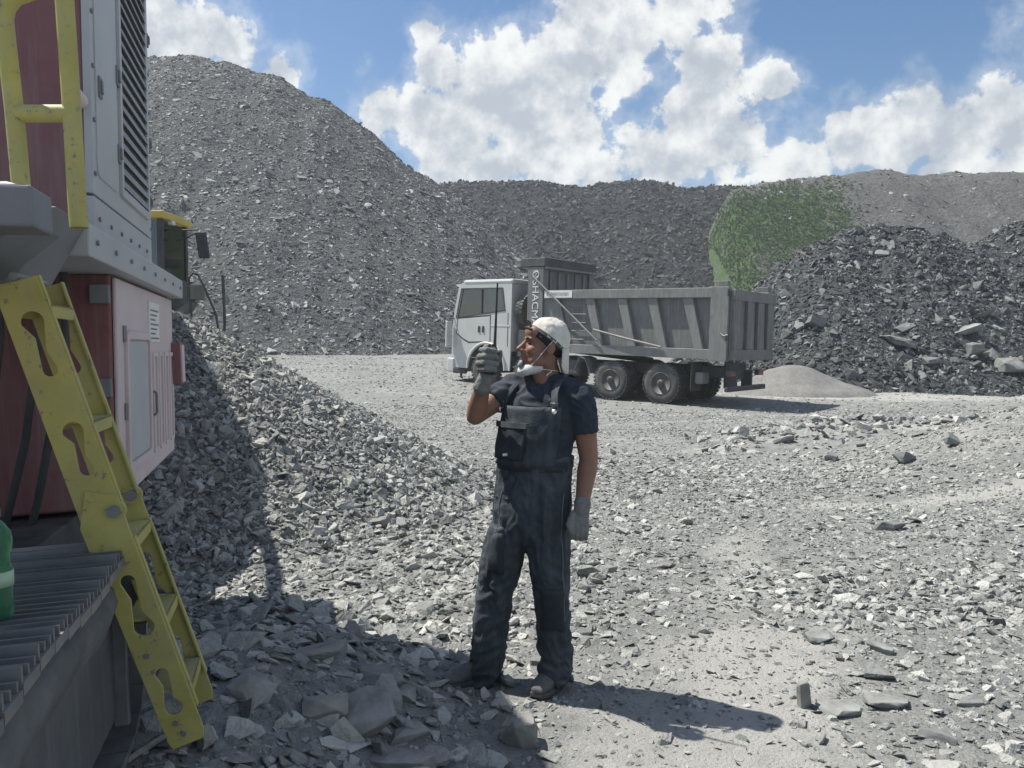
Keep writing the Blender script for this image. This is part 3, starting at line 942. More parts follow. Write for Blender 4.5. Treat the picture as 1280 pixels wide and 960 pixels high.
for (t, z, w, h) in ((2.30, 3.35, .05, .12), (1.80, 3.12, .04, .12), (2.30, 2.86, .045, .11), (3.42, 3.2, .03, .10), (3.42, 2.75, .03, .10), (3.42, 4.0, .03, .1)):
    a = mplate('latch', t - w, z - h / 2, t + w, z + h / 2, .012, -.428, .014, M_dgrey, upper)
    MB().box(mk(-.421, t - w * .4, z - h * .3), mk(-.407, t + w * .4, z + h * .3)).build('latch_handle', M_steel, a, .002)
mbox('roof_cap', (-2.55, 1.60, 4.421), (-.42, 3.50, 4.46), M_grey, upper, .006)
for i in range(3):
    MB().tube([mk(-.98 - i * .55, 1.638, 2.25), mk(-.98 - i * .55, 1.638, 4.40)], .004, 6).build('seam', M_dgrey, upper)

# discharge conveyor at the far end: hidden behind the housings from here, it shades the pile
conv = MB()
cs = [((-2.0, -.95), 4.10, .55, 1.30), ((-2.6, -1.30), 7.2, 2.6, 3.75), ((-3.4, -2.0), 10.2, 3.5, 4.35)]
for (a, b) in zip(cs[:-1], cs[1:]):
    conv.hexa([mk(a[0][0], a[1], a[2]), mk(a[0][1], a[1], a[2]), mk(b[0][1], b[1], b[2]), mk(b[0][0], b[1], b[2]),
               mk(a[0][0], a[1], a[3]), mk(a[0][1], a[1], a[3]), mk(b[0][1], b[1], b[3]), mk(b[0][0], b[1], b[3])])
conv.build('discharge_conveyor', M_red, MACH, .01)
MB().tube([mk(-.95, 4.3, 2.65), mk(-1.05, 6.3, 2.65)], .07 * K, 10).build('conveyor_rail', M_dgrey, MACH)
MB().tube([mk(-1.05, 6.25, 2.0), mk(-1.05, 6.25, 2.66)], .04 * K, 8).build('rail_post', M_dgrey, MACH)

# bolts along the sill and the wall edges
bolt_me = None
for (o, t, z) in [(-.295, 1.05 + .42 * i, 2.13) for i in range(8)] + [(-.432, 1.67, 2.6 + .3 * i) for i in range(6)] + [(-.432, 3.45, 2.55 + .3 * i) for i in range(6)] + [(-.432, 1.75 + .3 * i, 2.355) for i in range(6)]:
    if bolt_me is None:
        ob = MB().lathe([(0, 0), (.011, 0), (.011, .005), (.006, .007), (0, .007)], 6, Matrix.Rotation(R(90), 4, 'Y')).build('bolt', M_steel, MACH); bolt_me = ob.data
    else:
        ob = bpy.data.objects.new('bolt', bolt_me); COL.objects.link(ob); ob.parent = MACH
    ob.location = mk(o, t, z)
# hoses looped under the deck
for k, (o, t) in enumerate(((-.62, 1.72), (-.75, 1.70), (-.95, 1.74))):
    MB().tube([mk(o, t, 2.05), mk(o + .02, t - .06, 1.7), mk(o - .05, t - .10, 1.2 - .1 * k), mk(o - .15, t - .04, .75), mk(o - .2, t, .6)], .022 * K, 8).build('hose', M_black, MACH)

# boarding platform with its brackets
plat = mbox('platform_step', (-1.6, -.36, 2.0), (-.18, -.14, 2.135), M_dgrey, bev=.008)
v = []; f = []
for i in range(24):
    for j in range(5):
        oo = -1.0 + .80 * i / 23; tt = -.35 + .2 * j / 4
        e = min(i, 23 - i, 2) / 2 * min(j, 4 - j, 1)
        v.append(mk(oo, tt, 2.137 + e * (.02 + .016 * mnoise.noise(Vector((oo * 18, tt * 14, 1))))))
for i in range(23):
    for j in range(4): f.append((i * 5 + j, (i + 1) * 5 + j, (i + 1) * 5 + j + 1, i * 5 + j + 1))
MB().raw(v, f, True).build('settled_dust', principled('pale_dust', (.50, .50, .48), .95, var=.15, vscale=20, bump=.4, bscale=60), plat)
mhex('platform_bracket', [(-1.6, -.12, 1.72), (-.66, -.12, 1.72), (-.66, .30, 1.72), (-1.6, .30, 1.72),
                          (-1.6, -.14, 2.06), (-.26, -.14, 2.06), (-.26, .30, 2.06), (-1.6, .30, 2.06)], M_dgrey, bev=.006)
mhex('gusset', [(-1.5, .42, 1.80), (-.50, .42, 1.84), (-.50, .90, 1.84), (-1.5, .90, 1.80),
                (-1.5, .42, 2.20), (-.31, .42, 2.20), (-.31, .915, 2.20), (-1.5, .915, 2.20)], M_dgrey, bev=.006)
# grab rails
def rail(pts, name='grab_rail'):
    return MB().tube([mk(*p) for p in pts], .036 * K, 12).build(name, M_yellow, MACH)
def to_mach(px, py, y):
    w = at(px, py, y * K)
    l = MACH.matrix_basis.inverted() @ w
    return (l.x / K - .024 * l.z / K, l.y / K, l.z / K)
rail([to_mach(99, 285, 3.2), to_mach(97, 262, 3.2), to_mach(90, 140, 3.2), to_mach(80, -10, 3.2), to_mach(72, -80, 3.2)])
rail([to_mach(30, 300, 3.2), to_mach(27, 240, 3.2), to_mach(18, 140, 3.2), to_mach(8, 50, 3.2), to_mach(5, 22, 3.2), to_mach(8, 8, 3.2), to_mach(18, -4, 3.2), to_mach(40, -12, 3.2)])
rail([to_mach(18, 142, 3.2), to_mach(90, 142, 3.2)], 'cross_rail')

# faded cowl on the red end wall, beside the rail
c_ = Vector(mk(*to_mach(101, 128, 4.28)))
MB().lathe([(0.0, .0), (.030, .0), (.030, .02), (.016, .085), (0, .09)], 16, Matrix.Translation(c_) @ Matrix.Rotation(R(70), 4, 'X')).build('lamp', M_pink, upper)
# near corner post of the machine
mbox('control_box', (-.9, -1.05, 1.42), (-.245, -.62, 1.98), M_pink, bev=.01)
mbox('control_box_band', (-.9, -1.056, 1.66), (-.241, -.615, 1.80), M_red, bev=.003)
mbox('box_foot', (-.9, -1.02, 1.34), (-.262, -.64, 1.415), M_grey, bev=.008)
MB().lathe([(0, -.09), (.06, -.09), (.085, -.05), (.085, .05), (.06, .09), (0, .09)], 16, Matrix.Translation(Vector(mk(-.33, -.80, 1.25)))).build('rubber_buffer', M_black, MACH)
# folding ladder ---------------------------------------------------------------
def build_ladder():
    lad = empty('ladder'); lad.parent = MACH
    tag(lad, 'yellow folding boarding ladder with keyhole slots')
    top = Vector(mk(-.345, 0, 1.86)); bot = Vector(mk(.205, 0, .03))
    axis = (top - bot); length = axis.length; axis.normalize()
    side_dir = Vector((axis.z, 0, -axis.x))               # across the stringer, outwards
    w = .15 * K
    def hole(u0, u1, r0, r1, c0=.0, c1=.0):
        """slot with two round ends and a slimmer waist; u along the stringer, v across"""
        out = []
        n = 9
        for i in range(n + 1):
            a = R(180 * i / n); out.append((u1 - r1 + r1 * math.sin(a), c1 + r1 * math.cos(a)))
        out.append(((u0 + u1) / 2 + .02, -min(r0, r1) * .40 + (c0 + c1) / 2))
        for i in range(n + 1):
            a = R(180 + 180 * i / n); out.append((u0 + r0 + r0 * math.sin(a), c0 + r0 * math.cos(a)))
        out.append(((u0 + u1) / 2 - .02, min(r0, r1) * .40 + (c0 + c1) / 2))
        return out
    H = length
    for j, t in enumerate((.03, .36)):
        fr = frame(bot + Vector((0, t * K, 0)), axis, side_dir)
        # upper section and lower section overlap at the hinge
        cut = .50 * H
        up = plate('stringer', [(cut - .03, -w * .56), (H, -w * .56), (H, w * .44), (cut + .01, w * .44)],
                   [hole(cut + .14, cut + .30, .020, .028), hole(cut + .44, cut + .63, .020, .030)], .010, fr, M_yellow, lad, .002)
        fr2 = frame(bot + Vector((0, (t + .012 * (1 if j else -1)) * K, 0)), axis, side_dir)
        lo = plate('stringer', [(0, -w * .36), (.02, -w * .42), (cut + .0, -w * .60), (cut + .10, -w * .2), (cut + .06, w * .47), (cut - .06, w * .47), (.03, w * .50), (0, w * .42)],
                   [hole(.10, .25, .026, .018), hole(.36, .55, .028, .020)], .010, fr2, M_yellow, lad, .002)
        for (u, vv) in ((.035, .0), (.075, -.01), (.30, -.02)):
            c = fr2 @ Vector((u, vv, 0))
            MB().tube([c + Vector((0, -.009, 0)), c + Vector((0, .009, 0))], .008, 10).build('rivet', M_dgrey, lo)
        c = fr @ Vector((cut + .02, w * .28, 0))
        bolt = MB().tube([c + Vector((0, -.030, 0)), c + Vector((0, .030, 0))], .019, 6, smooth=False).build('hinge_bolt', M_steel, lad, .002)
        MB().tube([c + Vector((0, -.012, 0)), c + Vector((0, .012, 0))], .030, 14).build('washer', M_yellow, bolt)
        # folded flange along the outer edge of each stringer
        fl = MB()
        a0 = fr @ Vector((cut + .02, w * .44, 0)); a1 = fr @ Vector((H, w * .44, 0))
        sg = 1 if j == 0 else -1
        for (p, q) in ((a0, a1), (fr2 @ Vector((.10, w * .5, 0)), fr2 @ Vector((cut - .07, w * .47, 0)))):
            e = Vector((0, .022 * sg, 0)); th = side_dir * .006
            fl.hexa([p, q, q + e, p + e, p + th, q + th, q + e + th, p + e + th])
        fl.build('flange', M_yellow, lad)
    for i, u in enumerate((.17, .40, .66, 1.02, 1.37)):
        if u > H: continue
        base = bot + axis * u
        y0, y1 = .045 * K, .345 * K
        tread = MB()
        tread.box((base.x - .055, y0, base.z - .004), (base.x + .062, y1, base.z + .004))
        tread.box((base.x + .056, y0, base.z - .035), (base.x + .062, y1, base.z + .004))
        tread.box((base.x - .055, y0, base.z - .03), (base.x - .049, y1, base.z + .004))
        tread.build('tread', M_yellow, lad, .002)
    MB().tube([top + axis * .01 + Vector((0, -.0, 0)), top + axis * .01 + Vector((0, .36 * K, 0))], .012, 8).build('pivot_bar', M_steel, lad)
    MB().tube([Vector(mk(-.30, .41, 1.04)), Vector(mk(-.02, .43, .98)), Vector(mk(.02, .43, 1.02))], .012, 8).build('stay', M_steel, lad)
build_ladder()

# green bottle standing on the track -------------------------------------------
def build_bottle():
    p = at(-7, 785, 2.17 * K)
    zt = (MACH.matrix_basis @ Vector(mk(-.3, -.9, .81))).z
    root = empty('plastic_bottle', (p.x + .005, p.y, zt + .02))
    tag(root, 'green plastic bottle standing on the crawler track', 'bottle')
    mg = bpy.data.materials.new('green_plastic'); mg.use_nodes = True
    b = mg.node_tree.nodes['Principled BSDF']
    b.inputs['Base Color'].default_value = (.08, .26, .14, 1); b.inputs['Roughness'].default_value = .18
    b.inputs['Transmission Weight'].default_value = .55; b.inputs['IOR'].default_value = 1.3
    k = K * .95
    prof = [(0, 0), (.040, 0), (.046, .008), (.047, .06), (.045, .075), (.047, .09), (.047, .15), (.041, .165), (.040, .19), (.046, .21), (.048, .235), (.043, .262), (.028, .285), (.016, .30), (.014, .318), (0, .318)]
    MB().lathe([(r * k, h * k) for r, h in prof], 28).build('body', mg, root)
    MB().lathe([(r * k, h * k) for r, h in [(0, .306), (.019, .306), (.019, .332), (.017, .335), (0, .335)]], 20).build('cap', principled('green_cap', (.05, .22, .09), .5), root)
    MB().lathe([(r * k, h * k) for r, h in [(.0475, .10), (.0482, .10), (.0482, .145), (.0475, .145)]], 28).build('paper_label', principled('bottle_label', (.35, .50, .36), .6, dust=.4), root)
build_bottle()

# ------------------------------------------------------------------ tipper truck
M_cab = principled('white_cab_paint', (.52, .53, .515), .42, var=.08, vscale=1.6, streak=.45, dust=.5, dust_col=(.40, .40, .375))
M_bed = principled('grey_bed_paint', (.115, .117, .115), .6, var=.18, vscale=1.8, wear=.5, streak=.5, dust=.45, dust_col=(.32, .32, .305), bump=.03, bscale=8)
M_bed_l = principled('light_bed_paint', (.145, .147, .143), .6, var=.15, vscale=2.5, wear=.5, streak=.4, dust=.55, dust_col=(.36, .36, .345), bump=.03, bscale=8)
M_tyre = principled('tyre', (.035, .036, .037), .85, var=.2, vscale=5, dust=.75, dust_col=(.25, .25, .24), bump=.2, bscale=20)
M_rim = principled('rim', (.08, .083, .085), .65, var=.2, vscale=5, dust=.45, dust_col=(.20, .20, .19))
M_glass = glass('cab_glass', (.30, .33, .34), .10)
M_under = principled('chassis_black', (.045, .047, .05), .7, var=.2, vscale=4, dust=.55, dust_col=(.22, .22, .21))
M_lens_r = principled('tail_lens', (.30, .03, .02), .3, dust=.4)
M_lens_w = principled('lamp_lens', (.6, .62, .62), .15)

TH = R(40)
tz = float(ground_z(5.0, 21.0))
fwd = Vector((-math.cos(TH), math.sin(TH), .035)).normalized()
left = Vector((-math.sin(TH), -math.cos(TH), 0))
up_ = fwd.cross(left)
TRUCK = empty('tipper_truck')
mt = Matrix((fwd, left, up_)).transposed().to_4x4(); mt.translation = Vector((5.55, 20.0, tz - .05))
TRUCK.matrix_world = mt
tag(TRUCK, 'grey tipper truck with white cab standing on the quarry floor', 'truck')
TW = 2.8
def tb(name, a, b, mat, parent=TRUCK, bev=.012): return bx(name, a, b, mat, parent, bev)
def tplate(name, poly, holes, y, thick, mat, parent=TRUCK, bev=None):
    return plate(name, poly, holes, thick, frame((0, y, 0), (1, 0, 0), (0, 0, 1)), mat, parent, bev)

# chassis
ch = tb('chassis', (.35, -1.02, .78), (9.6, -.90, 1.08), M_under)
tb('rail', (.35, -1.90, .78), (9.6, -1.78, 1.08), M_under, ch)
for s in (.5, 1.5, 2.8, 4.4, 5.6, 7.2, 9.0): tb('cross_member', (s, -1.78, .82), (s + .12, -1.02, 1.04), M_under, ch)
for s in (1.95, 3.6, 6.7, 8.55): MB().tube([(s, -.35, .57), (s, -TW + .35, .57)], .09, 12).build('axle', M_under, ch)
MB().lathe([(0, -.2), (.22, -.16), (.28, 0), (.22, .16), (0, .2)], 18, Matrix.Translation((1.95, -1.4, .57)) @ Matrix.Rotation(R(90), 4, 'X')).build('differential', M_under, ch)
MB().lathe([(0, -.2), (.22, -.16), (.28, 0), (.22, .16), (0, .2)], 18, Matrix.Translation((3.6, -1.4, .57)) @ Matrix.Rotation(R(90), 4, 'X')).build('differential', M_under, ch)
tb('fuel_tank', (4.75, -.62, .62), (5.75, -.10, 1.12), M_under, bev=.08)
tb('battery_box', (5.9, -.55, .70), (6.12, -.12, 1.15), M_under)
# wheels
def make_wheel(dual):
    root = empty('wheel'); root.parent = TRUCK
    wd = .30
    def tyre(y0):
        pr = [(.30, 0.02), (.40, 0.0), (.50, .012), (.545, .04), (.555, .07)]
        pr = pr + [(r, wd - h) for r, h in reversed(pr)]
        m = MB()
        m.lathe([(r, -h - y0) for r, h in pr], 40, Matrix.Rotation(R(-90), 4, 'X') @ Matrix.Scale(-1, 4, (0, 0, 1)) @ Matrix.Scale(-1, 4, (0, 0, 1)))
        for k in range(30):
            a = 2 * math.pi * k / 30
            for side_, da in ((0, 0), (1, .1)):
                y = -y0 - (.075 if side_ == 0 else wd - .075)
                m.box((-.04, -.065, .545), (.04, .065, .572), Matrix.Rotation(a + da, 4, 'Y') @ Matrix.Translation((0, y if True else 0, 0)))
        return m
    ty = tyre(0).build('tyre', M_tyre, root)
    if dual: tyre(.33).build('tyre', M_tyre, root)
    rim = MB()
    rim.lathe([(.315, .015), (.30, .0), (.285, .02), (.25, .10), (.17, .12), (.15, .05), (.13, .03), (0, .03)] if dual else
              [(.315, .015), (.30, .0), (.285, .02), (.26, .05), (.19, .035), (.15, .0), (.13, -.03), (0, -.03)], 32, Matrix.Rotation(R(90), 4, 'X'))
    r = rim.build('rim', M_rim, root)
    hub = MB().lathe([(.12, .06), (.11, -.0), (.09, -.03), (.05, -.04), (0, -.04)], 20, Matrix.Rotation(R(90), 4, 'X')).build('hub', M_under, r)
    nb = MB()
    for k in range(10):
        a = 2 * math.pi * k / 10
        nb.lathe([(0, .13), (.016, .13), (.016, .095), (0, .09)] if dual else [(0, .04), (.016, .04), (.016, .0), (0, 0)], 6,
                 Matrix.Translation((.21 * math.cos(a), 0, .21 * math.sin(a))) @ Matrix.Rotation(R(90), 4, 'X'))
    tag(nb.build('wheel_nuts', M_under, r), kind='stuff')
    return root
def copy_tree(o, parent):
    c = o.copy(); COL.objects.link(c); c.parent = parent
    for q in list(o.children): copy_tree(q, c)
    return c
wd_ = make_wheel(True); ws_ = make_wheel(False)
first = {True: True, False: True}
for (s, dual) in ((1.95, True), (3.6, True), (6.7, False), (8.55, False)):
    for sidey, rot in ((-.06, 0), (-TW + .06, math.pi)):
        src = wd_ if dual else ws_
        if first[dual]: w = src; first[dual] = False
        else: w = copy_tree(src, TRUCK)
        w.location = (s, sidey, .572); w.rotation_euler = (0, 0, rot)
# mudguards
def mudguard(s0, s1, yy):
    m = MB()
    pr = [(s0, .72), (s0 + .18, 1.14), (s1 - .18, 1.20), (s1, .78)]
    for (a, b) in zip(pr[:-1], pr[1:]):
        m.hexa([(a[0], yy - .62, a[1]), (b[0], yy - .62, b[1]), (b[0], yy, b[1]), (a[0], yy, a[1]),
                (a[0], yy - .62, a[1] + .03), (b[0], yy - .62, b[1] + .03), (b[0], yy, b[1] + .03), (a[0], yy, a[1] + .03)])
    return m.build('mudguard', M_bed_l, TRUCK, .004)
mudguard(4.30, 4.86, -.02)
tb('mud_flap', (1.02, -.66, .42), (1.05, -.06, 1.22), M_black)
tb('mud_flap', (1.02, -TW + .06, .42), (1.05, -TW + .66, 1.22), M_black)

# tipping body
BED = empty('bed'); BED.parent = TRUCK
ZB, ZT = 1.57, 2.93
tb('lower_beam', (.30, -.10, 1.30), (6.05, .0, ZB), M_bed_l, BED)
tb('lower_beam', (.30, -TW, 1.30), (6.05, -TW + .10, ZB), M_bed_l, BED)
tb('floor', (.02, -TW + .10, 1.34), (6.05, -.10, 1.44), M_bed, BED)
tb('wall', (.30, -.19, ZB - .02), (6.02, -.15, ZT + .02), M_bed, BED)
tb('wall', (.30, -TW + .15, ZB - .02), (6.02, -TW + .19, ZT + .02), M_bed, BED)
tb('top_rail', (.30, -.22, ZT), (6.05, .02, 3.19), M_bed_l, BED)
tb('top_rail', (.30, -TW - .02, ZT), (6.05, -TW + .22, 3.19), M_bed_l, BED)
for c in (1.06, 2.14, 3.12, 4.22):
    for yy in (-.15, -TW + .02):
        m = MB()
        w0 = .13
        # ribs lean: their feet lie further back than their heads
        m.hexa([(c - .22 - w0, yy + .0, ZB), (c - .22 + w0, yy, ZB), (c - .22 + w0, yy + .13, ZB), (c - .22 - w0, yy + .13, ZB),
                (c + .16 - w0 - .02, yy, ZT), (c + .16 + w0 + .02, yy, ZT), (c + .16 + w0 + .02, yy + .13, ZT), (c + .16 - w0 - .02, yy + .13, ZT)])
        m.build('rib', M_bed_l, BED, .012)
for yy in (-.16, -TW - .03):
    p = tb('rear_pillar', (.02, yy, 1.27), (.52, yy + .19, 3.21), M_bed_l, BED)
    tb('pillar_head', (.06, yy + .01, 3.21), (.40, yy + .17, 3.36), M_bed, p)
    for zz in (3.05, 1.9): MB().tube([(.03, yy + .2, zz - .09), (.03, yy + .2, zz + .09)], .03, 8).build('hinge', M_under, p)
    MB().tube([(.20, yy + .205, 2.0), (.10, yy + .235, 1.93), (-.02, yy + .235, 1.96)], .02, 8).build('catch', M_steel, p)
# headboard, posts and cab guard
for yy in (-.26, -TW + .02):
    tb('front_post', (6.12, yy, 1.55), (6.72, yy + .26, 3.92), M_bed, BED)
tb('headboard', (6.2, -TW + .28, 1.45), (6.28, -.26, 3.85), M_bed, BED)
for k in range(5): tb('headboard_rib', (6.14, -TW + .5 + k * .45, 1.5), (6.2, -TW + .6 + k * .45, 3.8), M_bed_l, BED)
tb('cab_guard', (6.05, -TW, 3.93), (7.0, .02, 4.20), M_under, BED, .02)
tb('cab_guard_lip', (6.02, -TW + .05, 3.86), (6.08, -.02, 3.93), M_bed_l, BED)
# slanted gore where body meets post, and its steps
tplate('front_gore', [(5.1, ZB), (6.12, ZB), (6.12, ZT), (5.55, ZT)], [], -.10, .03, M_bed_l, BED)
for k in range(5):
    MB().tube([(4.52, -.06, 1.72 + .25 * k), (5.02, -.06, 1.72 + .25 * k)], .014, 6).build('rung', M_bed_l, BED)
# sign on the rail
sg = tb('sign', (4.98, .022, 2.96), (6.02, .034, 3.17), M_white, BED, .003)
rd = random.Random(4)
x = 5.93
sm = MB()
for k in range(11):
    w = rd.uniform(.045, .075)
    if k not in (1,):
        sm.box((x - w, .0345, 3.01), (x - w + .018, .037, 3.12)); sm.box((x - .018, .0345, 3.01), (x, .037, 3.12))
        if k % 2: sm.box((x - w, .0345, 3.056), (x, .037, 3.072))
        else: sm.box((x - w, .0345, 3.104), (x, .037, 3.12))
    x -= w + .018
sm.build('sign_print', principled('faded_print', (.28, .29, .30), .6), sg)
# lettering on the post: it reads downwards
tm = text_mesh('SHACMAN', .36, .004)
lt = link('lettering', tm, principled('white_letters', (.66, .67, .66), .6, var=.1, dust=.3), BED)
lt.matrix_local = Matrix.Translation((6.52, .006, 3.52)) @ Matrix(((0, -1, 0, 0), (0, 0, 1, 0), (-1, 0, 0, 0), (0, 0, 0, 1)))
ring = MB()
ring.tube([(6.40 + .11 * math.cos(a), .006, 3.68 + .11 * math.sin(a)) for a in [2 * math.pi * k / 20 for k in range(20)]], .018, 6, closed=True)
ring.tube([(6.47, .006, 3.75), (6.36, .006, 3.72), (6.44, .006, 3.65), (6.33, .006, 3.61)], .018, 6)
ring.build('emblem', MATS['white_letters'], BED)
# sheet stays
MB().tube([(6.45, .05, 3.60), (4.02, .07, 1.70)], .030, 8).build('stay_bar', M_bed_l, BED)
MB().tube([(4.16, .06, 2.02), (3.1, .06, 1.80), (1.92, .05, 1.58)], .032, 8).build('stay_bar', M_bed_l, BED)
# tailgate
tg = tb('tailgate', (-.04, -TW + .06, 1.30), (.015, -.06, 3.10), M_bed, BED)
tb('gate_rail', (-.14, -TW + .04, 2.86), (-.041, -.04, 3.14), M_bed, tg)
tb('gate_rail', (-.14, -TW + .04, 1.30), (-.041, -.04, 1.58), M_bed, tg)
for k, yy in enumerate((-.06, -.86, -1.56, -2.24)):
    m = MB(); wa, wb = (.52, .40) if k < 3 else (.46, .46)
    m.hexa([(-.13, yy - wa, 1.58), (-.041, yy - wa, 1.58), (-.041, yy - .04, 1.58), (-.13, yy - .04, 1.58),
            (-.13, yy - wb, 2.86), (-.041, yy - wb, 2.86), (-.041, yy - .02, 2.86), (-.13, yy - .02, 2.86)])
    m.build('gate_rib', M_bed, tg, .012)
for yy in (-.45, -1.4, -2.35): MB().tube([(-.10, yy - .1, 1.27), (-.10, yy + .1, 1.27)], .045, 8).build('gate_hinge', M_under, tg)
chm = MB()
for k in range(9):
    t = k / 8; c = Vector((-.06 + .02 * t, -.35 - 1.0 * t, .95 + .28 * t - .16 * math.sin(math.pi * t) * .4))
    chm.tube([c + Vector((0, .05 * math.cos(a), .03 * math.sin(a))) if k % 2 else c + Vector((.03 * math.sin(a), .05 * math.cos(a), 0)) for a in [2 * math.pi * q / 8 for q in range(8)]], .010, 5, closed=True)
chm.build('chain', M_under, TRUCK)
# rear end
rb = tb('underrun_bar', (-.02, -TW + .18, .46), (.10, -.10, .60), M_under, bev=.03)
for yy in (-.95, -1.95): tb('bar_hanger', (.10, yy, .50), (.40, yy + .1, 1.0), M_under, rb)
tb('rear_beam', (.30, -1.95, .74), (.42, -.85, 1.20), M_under)
for yy in (-.62, -2.5):
    lb_ = tb('tail_lamp', (.02, yy, .86), (.14, yy + .36, 1.02), M_under)
    tb('lens', (.008, yy + .02, .88), (.019, yy + .34, 1.0), M_lens_r, lb_, .003)
tb('air_tank', (.75, -.62, .62), (1.0, -.16, .95), M_bed_l, bev=.06)
MB().tube([(3.0, -1.4, 1.15), (5.8, -1.4, 1.34)], .09, 12).build('hoist_ram', M_under, TRUCK)

# cab
CAB = empty('cab'); CAB.parent = TRUCK
prof = [(7.5, 1.32), (7.5, 3.42), (7.62, 3.50), (9.62, 3.53), (9.86, 3.42), (10.08, 2.42), (10.15, 1.95), (10.16, .62), (9.42, .62)]
arch = [(8.55 + .82 * math.cos(a), .62 + .86 * math.sin(a)) for a in [R(0 + 180 * k / 12) for k in range(0, 13)]]
outline = [(7.5, 1.30)] + prof[1:8] + [(9.40, .62)] + arch[1:] + [(7.72, .62), (7.52, .62)]
win = [(7.80, 2.60), (7.92, 3.28), (9.72, 3.28), (9.94, 2.34), (8.9, 2.46)]
for yy in (-.19, -TW + .19):
    tplate('side', outline, [win], yy, .05, M_cab, CAB, .01)
    pane = tplate('window', [(p[0], p[1]) for p in win], [], yy - .02 * (1 if yy > -1 else -1), .008, M_glass, CAB)
    tplate('window_seal', [(7.75, 2.56), (7.88, 3.32), (9.76, 3.32), (9.99, 2.30), (8.9, 2.42)], [win], yy + (.029 if yy > -1 else -.029), .012, M_black, pane)
    tb('pillar_bar', (8.80, yy - .02, 2.42), (8.84, yy + .02, 3.27), M_black, CAB, None)
    o2 = .026 if yy > -1 else -.026
    # door cut lines, arch trim, handle
    tplate('door', [(8.41, 1.56), (8.42, 2.38), (9.86, 2.28), (9.92, 1.80), (9.6, 1.62), (9.35, 1.52)], [], yy + o2, .012, M_cab, CAB, .004)
    tplate('door_gap', [(8.38, 1.53), (8.38, 2.43), (9.90, 2.33), (9.96, 1.78), (9.63, 1.58), (9.36, 1.47)], [], yy + o2 * .97, .006, M_black, CAB)
    tplate('rear_gap', [(7.62, 1.40), (7.62, 2.50), (7.65, 2.50), (7.65, 1.40)], [], yy + o2 * .97, .006, M_black, CAB)
    for ds in (8.66, 8.84): tb('handle', (ds, yy + o2 * 1.3 - .02, 1.84), (ds + .10, yy + o2 * 1.3 + .02, 2.06), M_black, CAB, .02)
    at_ = MB()
    pts = [(8.55 + .84 * math.cos(R(a)), yy + o2 * 1.4, .62 + .88 * math.sin(R(a))) for a in range(0, 181, 12)]
    at_.tube(pts, .05, 8); at_.build('arch_trim', M_cab, CAB)
    tb('crease', (7.56, yy + o2 - .008, 2.05), (8.38, yy + o2 + .008, 2.10), M_cab, CAB, .004)
    tb('step', (9.45, yy - .02, .42), (10.05, yy + .06, .60), M_black, CAB, .02)
    tb('lower_trim', (9.44, yy - .04, .45), (10.18, yy + .02, .66), M_under, CAB, .02)
    mi = tb('mirror', (10.12, yy + (.06 if yy > -1 else -.30), 1.30), (10.22, yy + (.30 if yy > -1 else -.06), 2.20), M_cab, CAB, .03)
    MB().tube([(10.05, yy, 2.3), (10.17, yy + (.18 if yy > -1 else -.18), 2.3), (10.17, yy + (.18 if yy > -1 else -.18), 2.15)], .02, 6).build('mirror_arm', M_black, mi)
tb('roof', (7.46, -TW + .15, 3.44), (9.66, -.15, 3.60), M_cab, CAB, .07)
tb('rear_wall', (7.50, -TW + .22, 1.25), (7.56, -.22, 3.45), M_cab, CAB, .02)
m = MB(); m.hexa([(9.98, -TW + .22, 2.36), (10.02, -TW + .22, 2.36), (10.02, -.22, 2.36), (9.98, -.22, 2.36), (9.82, -TW + .22, 3.40), (9.86, -TW + .22, 3.40), (9.86, -.22, 3.40), (9.82, -.22, 3.40)])
m.build('windscreen', M_glass, CAB)
tb('front_panel', (10.02, -TW + .22, .95), (10.15, -.22, 2.36), M_cab, CAB, .02)
tb('grille', (10.151, -TW + .6, 1.2), (10.18, -.6, 1.9), M_black, CAB, .01)
tb('bumper', (10.0, -TW + .12, .45), (10.34, -.12, .94), M_cab, CAB, .05)
for yy in (-.62, -TW + .22): tb('headlight', (10.335, yy, .66), (10.36, yy + .4, .86), M_lens_w, CAB, .01)
tb('sun_visor', (9.67, -TW + .25, 3.40), (10.08, -.25, 3.46), M_cab, CAB, .01)
tb('floor', (7.56, -TW + .22, 1.30), (10.0, -.22, 1.36), M_under, CAB)
for yy in (-1.0, -TW + .45):
    st = tb('seat', (8.2, yy, 1.70), (8.8, yy + .55, 1.95), M_black, CAB, .06)
    tb('backrest', (8.05, yy, 1.95), (8.25, yy + .55, 2.75), M_black, st, .06)
tb('dashboard', (9.45, -TW + .24, 2.0), (9.95, -.24, 2.38), M_bed, CAB, .05)
MB().tube([(9.3 + .07 * math.sin(a), -.75 + .22 * math.cos(a), 2.45 + .2 * math.sin(a)) for a in [2 * math.pi * q / 16 for q in range(16)]], .018, 6, closed=True).build('steering_wheel', M_black, CAB)
for zz in (.38, .36): pass
MB().tube([(9.85, -.35, .45), (9.85, -.35, .28), (9.80, -.40, .26)], .04, 8).build('tow_eye', M_under, CAB)
# spare wheel carried behind the cab, seen edge on
sp = copy_tree(ws_, TRUCK); sp.name = 'spare_wheel'; sp.location = (7.36, -.72, 2.55); sp.rotation_euler = (0, 0, R(-90))
tb('air_filter', (6.85, -1.6, 1.2), (7.3, -1.1, 2.6), M_under, bev=.05)
tb('wheel_carrier', (6.95, -1.25, 1.1), (7.30, -.25, 1.95), M_under)

